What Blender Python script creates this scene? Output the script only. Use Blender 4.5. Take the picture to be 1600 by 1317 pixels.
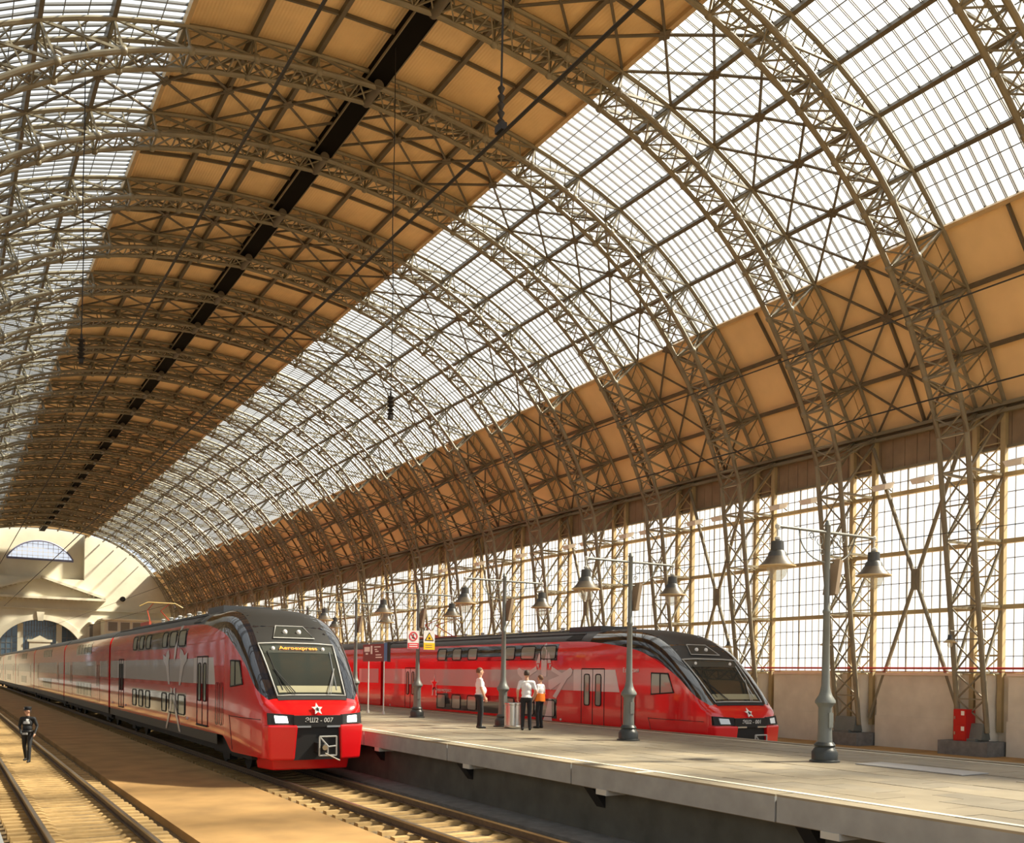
import bpy, bmesh, math, random
from mathutils import Vector, Matrix
random.seed(7)
for o in list(bpy.data.objects): bpy.data.objects.remove(o)
SC = bpy.context.scene
COL = SC.collection
V = Vector
PI = math.pi

# ------------------------------------------------------------------ camera
EYE = 2.95
FPX = 1490.0
TH = math.atan(892.0 / FPX)
ROLL = 0.014
cd = bpy.data.cameras.new('camera'); cam = bpy.data.objects.new('camera', cd); COL.objects.link(cam)
cd.sensor_fit = 'HORIZONTAL'; cd.sensor_width = 36.0; cd.lens = FPX / 1600 * 36.0
cd.shift_x = 0.0; cd.shift_y = 394.0 / 1600; cd.clip_end = 2000; cd.clip_start = 0.05
cam.matrix_world = Matrix.Translation((0, 0, EYE)) @ Matrix.Rotation(-TH, 4, 'Z') @ Matrix.Rotation(PI / 2, 4, 'X') @ Matrix.Rotation(ROLL, 4, 'Z')
SC.camera = cam
# ------------------------------------------------------------------ sky, sun, exposure
w = bpy.data.worlds.new('sky'); SC.world = w; w.use_nodes = True
bg = w.node_tree.nodes['Background']
bg.inputs[0].default_value = (0.86, 0.93, 1.0, 1); bg.inputs[1].default_value = 1.1
sd = bpy.data.lights.new('sun', 'SUN'); sun = bpy.data.objects.new('sun', sd); COL.objects.link(sun)
sd.energy = 20.0; sd.angle = math.radians(4.0); sd.color = (1.0, 0.89, 0.70)
EL = math.radians(46)
SUN = V((0.93 * math.cos(EL), -0.37 * math.cos(EL), math.sin(EL)))
sun.rotation_euler = SUN.to_track_quat('Z', 'Y').to_euler(); sun.location = (60, -40, 80)
SC.view_settings.view_transform = 'Standard'
try: SC.view_settings.look = 'None'
except Exception: pass
SC.view_settings.gamma = 1.0; SC.view_settings.use_curve_mapping = False
SC.view_settings.exposure = -0.05
SC.cycles.use_denoising = True
SC.cycles.transparent_max_bounces = 10
SC.cycles.use_adaptive_sampling = True
SC.cycles.adaptive_threshold = 0.025
SC.cycles.max_bounces = 6
SC.cycles.diffuse_bounces = 4
SC.cycles.sample_clamp_indirect = 6.0

# ------------------------------------------------------------------ materials
MATS = {}
def mat(name, col, rough=0.6, metal=0.0, noise=0.0, nscale=6.0, bump=0.0, coat=0.0, emit=None, estr=0.0, spec=0.5, detail=4.0, col2=None, stretch=None):
    m = bpy.data.materials.new(name); m.use_nodes = True
    nt = m.node_tree; b = nt.nodes['Principled BSDF']
    b.inputs['Base Color'].default_value = (*col, 1); b.inputs['Roughness'].default_value = rough
    b.inputs['Metallic'].default_value = metal
    b.inputs['Specular IOR Level'].default_value = spec
    b.inputs['Coat Weight'].default_value = coat; b.inputs['Coat Roughness'].default_value = 0.04
    if emit: b.inputs['Emission Color'].default_value = (*emit, 1); b.inputs['Emission Strength'].default_value = estr
    if noise or bump or col2:
        g = nt.nodes.new('ShaderNodeNewGeometry'); n = nt.nodes.new('ShaderNodeTexNoise')
        n.inputs['Scale'].default_value = nscale; n.inputs['Detail'].default_value = detail
        if stretch:
            mp = nt.nodes.new('ShaderNodeMapping'); mp.inputs['Scale'].default_value = stretch
            nt.links.new(g.outputs['Position'], mp.inputs[0]); nt.links.new(mp.outputs[0], n.inputs['Vector'])
        else: nt.links.new(g.outputs['Position'], n.inputs['Vector'])
        if noise or col2:
            r = nt.nodes.new('ShaderNodeValToRGB'); r.color_ramp.elements[0].position = 0.3; r.color_ramp.elements[1].position = 0.7
            lo = col2 if col2 else tuple(c * (1 - noise) for c in col)
            hi = col if col2 else tuple(min(1, c * (1 + noise)) for c in col)
            r.color_ramp.elements[0].color = (*lo, 1); r.color_ramp.elements[1].color = (*hi, 1)
            nt.links.new(n.outputs['Fac'], r.inputs[0]); nt.links.new(r.outputs[0], b.inputs['Base Color'])
        if bump:
            bp = nt.nodes.new('ShaderNodeBump'); bp.inputs['Strength'].default_value = bump; bp.inputs['Distance'].default_value = 0.02
            nt.links.new(n.outputs['Fac'], bp.inputs['Height']); nt.links.new(bp.outputs[0], b.inputs['Normal'])
    MATS[name] = m
    return m
def pane_mat(name, col, fac, tcol=(0.9, 0.92, 0.92)):
    m = bpy.data.materials.new(name); m.use_nodes = True; nt = m.node_tree
    nt.nodes.remove(nt.nodes['Principled BSDF']); out = nt.nodes['Material Output']
    t = nt.nodes.new('ShaderNodeBsdfTransparent'); t.inputs[0].default_value = (*col, 1)
    s = nt.nodes.new('ShaderNodeBsdfTranslucent'); s.inputs[0].default_value = (*tcol, 1)
    mx = nt.nodes.new('ShaderNodeMixShader'); mx.inputs[0].default_value = fac
    nt.links.new(t.outputs[0], mx.inputs[1]); nt.links.new(s.outputs[0], mx.inputs[2]); nt.links.new(mx.outputs[0], out.inputs[0])
    MATS[name] = m
    return m

M_STEEL = mat('painted_steel', (0.20, 0.18, 0.125), 0.42, noise=0.16, nscale=1.3)
M_COLUMN = mat('lit_steel_column', (0.42, 0.34, 0.185), 0.45, noise=0.12, nscale=1.5)  # same paint as the arches, its lit yellow look put into the colour
M_EDGEBEAM = mat('tan_edge_beam', (0.52, 0.38, 0.21), 0.5, noise=0.1, nscale=2)
M_PURLIN = mat('unlit_steel_purlin', (0.115, 0.098, 0.07), 0.5, noise=0.15, nscale=2)  # arch paint darkened, the unlit look of these members is in the colour
M_BAR = mat('grey_glazing_bar', (0.17, 0.175, 0.18), 0.5)
M_MULL = mat('dark_mullion', (0.16, 0.15, 0.13), 0.5)
M_DARK = mat('black_steel', (0.006, 0.005, 0.004), 0.9, spec=0.1)
M_SHEET = mat('roof_sheeting', (0.16, 0.13, 0.09), 0.8)
M_SKYPANE = pane_mat('skylight_sheet', (0.93, 0.96, 0.98), 0.14)
M_WALLPANE = pane_mat('wired_wall_glass', (0.97, 0.97, 0.95), 0.12)
M_ENDPANE = pane_mat('end_window_glass', (0.80, 0.87, 0.97), 0.2)
def panel_mat():
    m = mat('tan_roof_board', (0.83, 0.60, 0.31), 0.55, noise=0.10, nscale=0.7)
    nt = m.node_tree; g = [n for n in nt.nodes if n.type == 'NEW_GEOMETRY'][0]; b = nt.nodes['Principled BSDF']
    wv = nt.nodes.new('ShaderNodeTexWave'); wv.wave_type = 'BANDS'; wv.bands_direction = 'X'
    wv.inputs['Scale'].default_value = 2.6
    bp = nt.nodes.new('ShaderNodeBump'); bp.inputs['Strength'].default_value = 0.35; bp.inputs['Distance'].default_value = 0.03
    nt.links.new(g.outputs['Position'], wv.inputs['Vector']); nt.links.new(wv.outputs['Fac'], bp.inputs['Height']); nt.links.new(bp.outputs[0], b.inputs['Normal'])
    return m
M_PANEL = panel_mat()
M_PANEL2 = mat('tan_side_board', (0.84, 0.62, 0.34), 0.55, noise=0.08, nscale=0.6)
M_BOARD = mat('brown_eave_board', (0.27, 0.20, 0.13), 0.7, noise=0.15, nscale=1.5)
M_PLASTER = mat('cream_plaster', (0.56, 0.53, 0.42), 0.75, noise=0.06, nscale=0.5)
M_BASEWALL = mat('beige_base_wall', (0.64, 0.60, 0.51), 0.75, noise=0.10, nscale=1.2, bump=0.05)
M_WHITE = mat('white_masonry', (0.72, 0.68, 0.58), 0.7, noise=0.07, nscale=2)
M_CONC = mat('grey_concrete', (0.17, 0.17, 0.165), 0.85, noise=0.2, nscale=4, bump=0.1)
M_EDGE = mat('grey_edge_beam', (0.30, 0.31, 0.31), 0.7, noise=0.12, nscale=2.5, bump=0.05)
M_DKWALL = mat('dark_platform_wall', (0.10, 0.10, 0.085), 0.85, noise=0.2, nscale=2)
M_SLAB = mat('paving_slab', (0.28, 0.235, 0.16), 0.65, noise=0.18, nscale=1.1, bump=0.04)
M_SLAB2 = mat('paving_slab_grey', (0.25, 0.215, 0.155), 0.65, noise=0.18, nscale=1.3, bump=0.04)
M_LINE = mat('cream_line_paint', (0.86, 0.80, 0.62), 0.6, noise=0.12, nscale=5)
M_ASPH = mat('sandy_asphalt', (0.35, 0.205, 0.072), 0.85, noise=0.22, nscale=0.9, bump=0.15, detail=8)
M_BALLAST = mat('brown_ballast', (0.30, 0.20, 0.085), 0.9, col2=(0.10, 0.075, 0.045), nscale=9, bump=0.9, detail=8)
M_SLEEPER = mat('concrete_sleeper', (0.41, 0.27, 0.11), 0.85, noise=0.2, nscale=3, bump=0.1)
M_RAIL = mat('rusty_rail', (0.11, 0.07, 0.045), 0.55, noise=0.25, nscale=8)
M_RAILTOP = mat('worn_rail_top', (0.32, 0.27, 0.22), 0.28, metal=0.8)
M_RED = mat('train_red', (0.72, 0.008, 0.012), 0.16, coat=0.9, spec=0.6)
M_REDBR = mat('bumper_red', (0.80, 0.008, 0.012), 0.3, coat=0.4)
M_REDDK = mat('gap_red', (0.45, 0.008, 0.010), 0.4)
M_ROOF = mat('train_roof_grey', (0.055, 0.058, 0.062), 0.38, spec=0.5)
M_MASK = mat('gloss_black_mask', (0.008, 0.010, 0.016), 0.05, coat=1.0, spec=0.7)
M_MATTE = mat('matte_black_cap', (0.018, 0.018, 0.017), 0.45)
M_GLASS = mat('dark_window_glass', (0.020, 0.026, 0.024), 0.03, spec=0.8)
M_WSCREEN = mat('windscreen_glass', (0.030, 0.034, 0.030), 0.03, spec=0.7)
M_WIN = mat('green_grey_window', (0.30, 0.32, 0.26), 0.05, spec=0.9)  # pale base colour stands in for reflections and brightness seen through the panes
M_GREY = mat('train_grey_stripe', (0.43, 0.40, 0.385), 0.22, coat=0.6)
M_PALE = mat('train_pale_grey', (0.66, 0.62, 0.60), 0.22, coat=0.6)
M_SKIRT = mat('dark_skirt', (0.050, 0.052, 0.048), 0.5)
M_UNDER = mat('underframe_black', (0.012, 0.012, 0.012), 0.7)
M_CHROME = mat('bare_metal', (0.55, 0.55, 0.53), 0.3, metal=0.9)
M_HEAD = mat('headlight_lit', (0.9, 0.9, 0.9), 0.2, emit=(1, 0.97, 0.9), estr=4.0)
M_HEADOFF = mat('headlight_off', (0.55, 0.56, 0.55), 0.15, metal=0.5)
M_LED = mat('orange_led', (0.9, 0.25, 0.02), 0.5, emit=(1, 0.30, 0.03), estr=1.6)
M_WTXT = mat('white_lettering', (0.85, 0.84, 0.80), 0.5)
M_LGREY = mat('light_grey_paint', (0.50, 0.50, 0.47), 0.5)
M_POST = mat('lamp_post_grey', (0.15, 0.16, 0.145), 0.42, noise=0.08, nscale=4)
M_POSTBASE = mat('lamp_base_dark', (0.035, 0.040, 0.038), 0.4)
M_LAMPCAP = mat('lamp_cap_dark', (0.05, 0.05, 0.045), 0.4)
M_SHADEDK = mat('lamp_shade_dark', (0.10, 0.08, 0.055), 0.4)
M_SHADE = mat('lamp_shade_brass', (0.50, 0.36, 0.17), 0.4)
M_GLOBE = pane_mat('lamp_globe', (0.93, 0.92, 0.86), 0.30)
M_CABLE = mat('black_cable', (0.012, 0.011, 0.010), 0.6)
M_STAIN = mat('stainless_bin', (0.62, 0.61, 0.58), 0.25, metal=0.95)
M_FIRE = mat('fire_red', (0.50, 0.012, 0.012), 0.4)
M_BRED = mat('red_pipe', (0.42, 0.03, 0.025), 0.5)
M_SIGNWHITE = mat('sign_white', (0.80, 0.79, 0.76), 0.5)
M_SIGNRED = mat('sign_red', (0.66, 0.035, 0.05), 0.5)
M_SIGNYEL = mat('sign_yellow', (0.90, 0.56, 0.015), 0.5)
M_SIGNMAR = mat('sign_maroon', (0.19, 0.045, 0.045), 0.5)
M_SIGNBLUE = mat('sign_blue', (0.06, 0.22, 0.46), 0.5)
M_SKIN = mat('skin', (0.62, 0.34, 0.22), 0.6)
M_SHIRT = mat('white_cloth', (0.78, 0.76, 0.75), 0.8)
M_TROUSER = mat('black_cloth', (0.014, 0.014, 0.016), 0.8)
M_UNIF = mat('black_uniform', (0.013, 0.014, 0.016), 0.7)
M_HAIR = mat('brown_hair', (0.14, 0.065, 0.03), 0.7)
M_HAIRDK = mat('dark_hair', (0.05, 0.03, 0.02), 0.7)
M_SHOE = mat('black_shoe', (0.012, 0.012, 0.012), 0.4)
M_ORANGE = mat('orange_vest', (0.90, 0.22, 0.01), 0.7)
M_SILVER = mat('silver_print', (0.62, 0.64, 0.64), 0.5)
M_GROUT = mat('slab_joint', (0.16, 0.13, 0.085), 0.9)

# ------------------------------------------------------------------ helpers
class MB:
    def __init__(s): s.v = []; s.f = []
    def add(s, vs, fs):
        n = len(s.v); s.v += [tuple(p) for p in vs]; s.f += [tuple(i + n for i in q) for q in fs]; return s
    def box(s, x0, x1, y0, y1, z0, z1):
        return s.add([(x0,y0,z0),(x1,y0,z0),(x1,y1,z0),(x0,y1,z0),(x0,y0,z1),(x1,y0,z1),(x1,y1,z1),(x0,y1,z1)],
                     [(0,3,2,1),(4,5,6,7),(0,1,5,4),(1,2,6,5),(2,3,7,6),(3,0,4,7)])
    def frame(s, a, b, up=None):
        d = (V(b) - V(a)); 
        if d.length < 1e-9: d = V((0,0,1))
        d.normalize(); u = V(up) if up else V((0,0,1))
        if abs(d.dot(u)) > 0.98: u = V((0,1,0))
        x = d.cross(u).normalized(); y = x.cross(d).normalized(); return d, x, y
    def bar(s, a, b, wx, wy=None, up=None, caps=True):
        wy = wx if wy is None else wy; a = V(a); b = V(b); d, x, y = s.frame(a, b, up)
        x = x * wx / 2; y = y * wy / 2
        vs = [a-x-y, a+x-y, a+x+y, a-x+y, b-x-y, b+x-y, b+x+y, b-x+y]
        fs = [(0,1,5,4),(1,2,6,5),(2,3,7,6),(3,0,4,7)]
        if caps: fs += [(3,2,1,0),(4,5,6,7)]
        return s.add(vs, fs)
    def tube(s, a, b, r, n=8, r2=None, caps=True):
        r2 = r if r2 is None else r2; a = V(a); b = V(b); d, x, y = s.frame(a, b); vs = []; fs = []
        for i in range(n):
            t = 2*PI*i/n; q = x*math.cos(t)+y*math.sin(t); vs += [a+q*r, b+q*r2]
        for i in range(n):
            j = (i+1) % n; fs.append((2*i, 2*j, 2*j+1, 2*i+1))
        if caps: fs += [tuple(2*i for i in range(n))[::-1], tuple(2*i+1 for i in range(n))]
        return s.add(vs, fs)
    def poly(s, pts, r, n=8, closed=False):
        pts = [V(p) for p in pts]; vs = []; fs = []; m = len(pts)
        for k, p in enumerate(pts):
            a = pts[k-1] if (k > 0 or closed) else p; b = pts[(k+1) % m] if (k < m-1 or closed) else p
            d, x, y = s.frame(a, b)
            for i in range(n):
                t = 2*PI*i/n; vs.append(p + x*r*math.cos(t) + y*r*math.sin(t))
        for k in range(m if closed else m-1):
            kk = (k+1) % m
            for i in range(n):
                j = (i+1) % n; fs.append((k*n+i, k*n+j, kk*n+j, kk*n+i))
        if not closed: fs += [tuple(range(n))[::-1], tuple((m-1)*n+i for i in range(n))]
        return s.add(vs, fs)
    def lathe(s, prof, n=16, c=(0,0,0)):
        vs = []; fs = []; m = len(prof)
        for (r, z) in prof:
            for i in range(n):
                t = 2*PI*i/n; vs.append((c[0]+r*math.cos(t), c[1]+r*math.sin(t), c[2]+z))
        for k in range(m-1):
            for i in range(n):
                j = (i+1) % n; fs.append((k*n+i, k*n+j, (k+1)*n+j, (k+1)*n+i))
        fs += [tuple(range(n))[::-1], tuple((m-1)*n+i for i in range(n))]
        return s.add(vs, fs)
    def prism(s, pts2, mk, t0, t1):
        """polygon pts2 lifted by mk(a,b,t) with thickness t0..t1"""
        n = len(pts2); vs = [mk(a, b, t0) for a, b in pts2] + [mk(a, b, t1) for a, b in pts2]
        fs = [tuple(range(n))[::-1], tuple(range(n, 2*n))] + [(i, (i+1) % n, n+(i+1) % n, n+i) for i in range(n)]
        return s.add(vs, fs)
    def ell(s, c, r, n=12, m=8):
        vs = [(c[0], c[1], c[2]-r[2])]; fs = []
        for k in range(1, m):
            ph = -PI/2 + PI*k/m
            for i in range(n):
                t = 2*PI*i/n; vs.append((c[0]+r[0]*math.cos(ph)*math.cos(t), c[1]+r[1]*math.cos(ph)*math.sin(t), c[2]+r[2]*math.sin(ph)))
        vs.append((c[0], c[1], c[2]+r[2])); T = len(vs)-1
        for i in range(n):
            j = (i+1) % n; fs.append((0, 1+j, 1+i)); fs.append((T, T-n+i, T-n+j))
            for k in range(m-2): fs.append((1+k*n+i, 1+k*n+j, 1+(k+1)*n+j, 1+(k+1)*n+i))
        return s.add(vs, fs)
    def mesh(s, name, m=None, smooth=False):
        me = bpy.data.meshes.new(name); me.from_pydata(s.v, [], s.f)
        bm = bmesh.new(); bm.from_mesh(me); bmesh.ops.recalc_face_normals(bm, faces=bm.faces); bm.to_mesh(me); bm.free()
        if m: me.materials.append(m)
        if smooth:
            me.polygons.foreach_set('use_smooth', [True]*len(me.polygons))
            try: me.set_sharp_from_angle(angle=math.radians(40))
            except Exception: pass
        me.update(); return me
    def build(s, name, m, parent=None, loc=(0,0,0), smooth=False):
        return link(name, s.mesh(name, m, smooth), parent, loc)
def link(name, me, parent=None, loc=(0,0,0)):
    o = bpy.data.objects.new(name, me); COL.objects.link(o); o.location = loc
    if parent: o.parent = parent
    return o
def empty(name, loc=(0,0,0), rz=0.0):
    o = bpy.data.objects.new(name, None); COL.objects.link(o); o.location = loc; o.rotation_euler.z = rz
    o.empty_display_size = 0.3; return o
def tag(o, label, cat, group=None):
    o['label'] = label; o['category'] = cat
    if group: o['group'] = group
    return o
def struct(o, label=None, cat=None):
    o['kind'] = 'structure'
    if label: o['label'] = label
    if cat: o['category'] = cat
    return o
def stuff(o): o['kind'] = 'stuff'; return o
def copy_tree(o, parent=None):
    c = o.copy(); COL.objects.link(c); c.parent = parent
    for ch in list(o.children): copy_tree(ch, c)
    return c
ST, CT = math.sin(TH), math.cos(TH)
def depth(x, y): return x*ST + y*CT
def inframe(x, y, z, mrg=60):
    d = depth(x, y)
    if d < 1: return False
    u = 800 + FPX*(x*CT - y*ST)/d; v = 1052.5 - FPX*(z-EYE)/d
    return -mrg < u < 1600+mrg and -mrg < v < 1317+mrg
def text_mesh(body, size, m, extrude=0.004, align='CENTER', shear=0.0, spacing=1.0):
    cu = bpy.data.curves.new('lettering', 'FONT'); cu.body = body; cu.size = size; cu.extrude = extrude
    cu.align_x = align; cu.align_y = 'CENTER'; cu.shear = shear; cu.space_character = spacing; cu.resolution_u = 3
    o = bpy.data.objects.new('tmp', cu); COL.objects.link(o)
    dg = bpy.context.evaluated_depsgraph_get(); me = bpy.data.meshes.new_from_object(o.evaluated_get(dg))
    bpy.data.objects.remove(o); bpy.data.curves.remove(cu)
    me.materials.clear(); me.materials.append(m); return me
def pchip(xs, ys):
    n = len(xs); h = [xs[i+1]-xs[i] for i in range(n-1)]; dl = [(ys[i+1]-ys[i])/h[i] for i in range(n-1)]
    d = [0.0]*n; d[0] = dl[0]; d[-1] = dl[-1]
    for i in range(1, n-1):
        if dl[i-1]*dl[i] > 0:
            w1 = 2*h[i]+h[i-1]; w2 = h[i]+2*h[i-1]; d[i] = (w1+w2)/(w1/dl[i-1]+w2/dl[i])
    def f(x):
        if x <= xs[0]: return ys[0]
        if x >= xs[-1]: return ys[-1]
        i = max(k for k in range(n-1) if xs[k] <= x); t = (x-xs[i])/h[i]
        return ((1+2*t)*(1-t)**2*ys[i] + t*(1-t)**2*h[i]*d[i] + t*t*(3-2*t)*ys[i+1] + t*t*(t-1)*h[i]*d[i+1])
    return f
ORD = ['first','second','third','fourth','fifth','sixth','seventh','eighth','ninth','tenth','eleventh','twelfth','thirteenth','fourteenth','fifteenth','sixteenth','seventeenth','eighteenth','nineteenth','twentieth','twenty-first','twenty-second','twenty-third','twenty-fourth','twenty-fifth','twenty-sixth','twenty-seventh','twenty-eighth','twenty-ninth','thirtieth']

# ------------------------------------------------------------------ layout
X0 = 14.23            # axis of the shed
HW = 21.77            # half width
BAY = 6.05
Y2 = 28.4             # near face of arch number 2
AW = 1.2              # arch width along the tracks
YEND = 178.6
PZ = 1.25             # platform height
N0, N1 = -3, 26       # arch numbers
def arch_y(n): return Y2 + BAY*(n-2)
YS = arch_y(N0) - 1.5 # near end of the roof
def drop(x):
    t = x*x; return t*(.01337+2.667e-5*(t-48.6)+1.798e-8*(t-48.6)*(t-313.3))
ZC = 26.15
def roofz(x): return ZC - drop(abs(x))
# equal fields along the curve
NF = 11
_s = [0.0]; _n = 2000
for i in range(_n):
    a, b = HW*i/_n, HW*(i+1)/_n; _s.append(_s[-1]+math.hypot(b-a, drop(b)-drop(a)))
def field_node(k):
    L = _s[-1]*k/NF; i = min(range(_n+1), key=lambda j: abs(_s[j]-L)); x = HW*i/_n
    e = 1e-3; dz = (drop(x+e)-drop(x-e))/(2*e) if x > 0 else 0.0
    t = V((1, 0, -dz)).normalized(); nrm = V((-t.z*-1, 0, t.x)) if False else V((dz, 0, 1)).normalized()
    return V((x, 0, roofz(x))), nrm
NODES = [field_node(k) for k in range(NF+1)]
def node(k, side): # position relative to axis, outward normal
    p, n = NODES[k]; return V((p.x*side, 0, p.z)), V((n.x*side, 0, n.z))

# ------------------------------------------------------------------ ground, platforms
g = MB().box(-160, 260, -120, 420, -0.6, -0.30).build('floor', M_ASPH); struct(g, 'sandy ground under the tracks', 'ground')
# asphalt walkway between left track and the arriving train
g = MB().box(3.95, 7.05, -20, YEND, -0.30, -0.10).build('walkway', M_ASPH); struct(g, 'sandy asphalt strip between the left track and the arriving train', 'ground')
g = MB().box(10.0, 10.9, -20, YEND, -0.30, -0.08).build('drain_strip', M_CONC); struct(g, 'grey concrete strip below the platform edge', 'ground')
g = MB().box(24.2, 36.6, -20, YEND, -0.30, 0.0).build('side_yard', M_ASPH); struct(g, 'brown ground strip along the glazed wall', 'ground')
PX0, PX1 = 10.42, 19.1
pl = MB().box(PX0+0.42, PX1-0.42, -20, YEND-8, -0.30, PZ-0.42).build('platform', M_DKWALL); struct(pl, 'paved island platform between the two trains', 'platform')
MB().box(PX0+0.05, PX1-0.05, -20, YEND-8, PZ-0.42, PZ-0.07).build('platform_bed', M_GROUT, pl)
# edge beams, 5.24 m each
eb = MB().box(0, 0.34, 0.02, 5.22, -0.40, -0.03).mesh('edge_beam', M_EDGE)
ebr = MB().box(-0.34, 0, 0.02, 5.22, -0.40, -0.03).mesh('edge_beam', M_EDGE)
cops = [MB().box(a, a+0.335, 0.02, 5.22, -0.03, 0.003).mesh('coping_slab', M_SLAB) for a in (0.004, -0.339)]
brk = MB().box(-0.02, 0.44, -0.16, 0.16, -0.50, -0.40).mesh('bracket', M_LGREY)
cor = MB(); cor.prism([(0.10, -0.42), (0.44, -0.42), (0.44, -0.85)], lambda a, b, t: (a, t, b), -0.45, -0.17); corm = cor.mesh('corbel', M_UNDER)
y = 8.9 - 5.24*5; i = 0
while y < YEND-13:
    link('edge_beam', eb, pl, (PX0, y+1.0, PZ-0.0)); link('edge_beam', ebr, pl, (PX1, y+1.0, PZ))
    link('coping_slab', cops[0], pl, (PX0, y+1.0, PZ)); link('coping_slab', cops[1], pl, (PX1, y+1.0, PZ))
    b = link('bracket', brk, pl, (PX0, y, PZ)); link('corbel', corm, pl, (PX0, y+0.9, PZ))
    y += 5.24
# paving slabs
SX, SY = 0.595, 1.05
slabm = [MB().box(0.006, SX-0.006, 0.006, SY-0.006, -0.06, 0.0).mesh('paving_slab', M_SLAB), MB().box(0.006, SX-0.006, 0.006, SY-0.006, -0.06, 0.0).mesh('paving_slab', M_SLAB2)]
cells = []
nx = int((PX1-PX0-0.68)/SX)
for i in range(nx):
    off = 0.5*SY*(i % 2)
    for j in range(int((YEND-8+20)/SY)-1):
        x = PX0+0.35+i*SX; y = -20+off+j*SY
        cells.append((x, y, random.random(), random.uniform(-0.004, 0.004)))
vis = sorted([c for c in cells if inframe(c[0], c[1], PZ, 0)], key=lambda c: depth(c[0], c[1]))[:300]
vs_ = set((c[0], c[1]) for c in vis)
for (x, y, r, dz) in vis: link('paving_slab', slabm[0 if r < 0.65 else 1], pl, (x, y, PZ+dz))
mbs = [MB(), MB()]
for (x, y, r, dz) in cells:
    if (x, y) not in vs_: mbs[0 if r < 0.65 else 1].box(x+0.006, x+SX-0.006, y+0.006, y+SY-0.006, PZ-0.06, PZ+dz)
for k, nm in ((0, M_SLAB), (1, M_SLAB2)): stuff(mbs[k].build('paving_slabs', nm, pl))
# painted lines
ln = MB().box(10.80, 10.92, -10, YEND-10, PZ+0.004, PZ+0.008).build('edge_line', M_LINE, pl)
ln = MB().box(18.33, 18.43, -10, YEND-10, PZ+0.004, PZ+0.008).build('edge_line', M_LINE, pl)
MB().box(10.44, 10.80, 13.14, 13.24, PZ+0.001, PZ+0.008).build('stop_mark', M_LINE, pl)
MB().box(18.43, 19.08, 10.9, 11.0, PZ+0.001, PZ+0.008).build('stop_mark', M_LINE, pl)
hp = MB().box(15.55, 16.35, 10.4, 12.7, PZ+0.004, PZ+0.02).build('access_plate', mat('access_plate_grey', (0.36, 0.35, 0.335), 0.5, noise=0.06), None)
tag(hp, 'pale grey metal access plate lying flat on the platform paving', 'cover plate')
# platform the photographer stands on
lp = MB().box(-8.0, 0.20, -20, YEND-8, -0.30, PZ-0.02).build('platform_left', M_SLAB2); struct(lp, 'side platform along the left edge of the picture', 'platform')
MB().box(0.14, 0.54, -20, YEND-8, PZ-0.4, PZ).build('edge_beam', M_EDGE, lp)

# ------------------------------------------------------------------ tracks
def rail_mesh(y0, y1):
    m = MB(); m.box(-0.035, 0.035, y0, y1, -0.035, 0.0); top = m
    b = MB(); b.box(-0.011, 0.011, y0, y1, -0.15, -0.035); b.box(-0.07, 0.07, y0, y1, -0.17, -0.15); b.box(-0.034, 0.034, y0, y1, -0.05, -0.034)
    return b.mesh('rail', M_RAIL), top.mesh('running_surface', M_RAILTOP)
sl = MB()
pr = [(-1.32, -0.19), (1.32, -0.19)]
sl.add([(-1.32,-.14,-.30),(1.32,-.14,-.30),(1.32,.14,-.30),(-1.32,.14,-.30),(-1.32,-.10,-.15),(-.55,-.10,-.15),(-.45,-.10,-.185),(.45,-.10,-.185),(.55,-.10,-.15),(1.32,-.10,-.15),
        (-1.32,.10,-.15),(-.55,.10,-.15),(-.45,.10,-.185),(.45,.10,-.185),(.55,.10,-.15),(1.32,.10,-.15)],
       [(0,3,2,1),(0,1,9,8,7,6,5,4),(3,10,11,12,13,14,15,2),(4,5,11,10),(5,6,12,11),(6,7,13,12),(7,8,14,13),(8,9,15,14),(0,4,10,3),(1,2,15,9)])
SLM = sl.mesh('sleeper', M_SLEEPER)
def track(cx, label, sp, ya, yb):
    t = tag(empty('railway_track', (cx, 0, 0)), label, 'railway track')
    rb, rt = rail_mesh(-10, YEND-6)
    for sx in (-0.785, 0.785):
        r = link('rail', rb, t, (sx, 0, 0.03)); link('running_surface', rt, r)
    bm = MB(); nxx, nyy = 9, 90
    for i in range(nyy+1):
        yy = -15 + (YEND+9)*i/nyy
        for k in range(nxx+1):
            xx = -1.6 + 3.2*k/nxx; bm.v.append((xx, yy, -0.225 + random.uniform(-0.02, 0.015) - (0.05 if k in (0, nxx) else 0)))
    for i in range(nyy):
        for k in range(nxx):
            a = i*(nxx+1)+k; bm.f.append((a, a+1, a+nxx+2, a+nxx+1))
    stuff(bm.build('ballast', M_BALLAST, t))
    y = ya
    while y < yb:
        o = link('sleeper', SLM, t, (random.uniform(-.02, .02), y, random.uniform(-0.01, 0.008))); o.rotation_euler.z = random.uniform(-.012, .012); y += sp
    return t
track(2.42, 'empty railway track at the left beside the walking officer', 0.50, 6.0, 150)
track(8.64, 'railway track running out from under the train with lit headlights', 0.62, 6.0, 170)
track(20.85, 'railway track under the train beyond the platform', 0.62, 3.0, 170)

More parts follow.
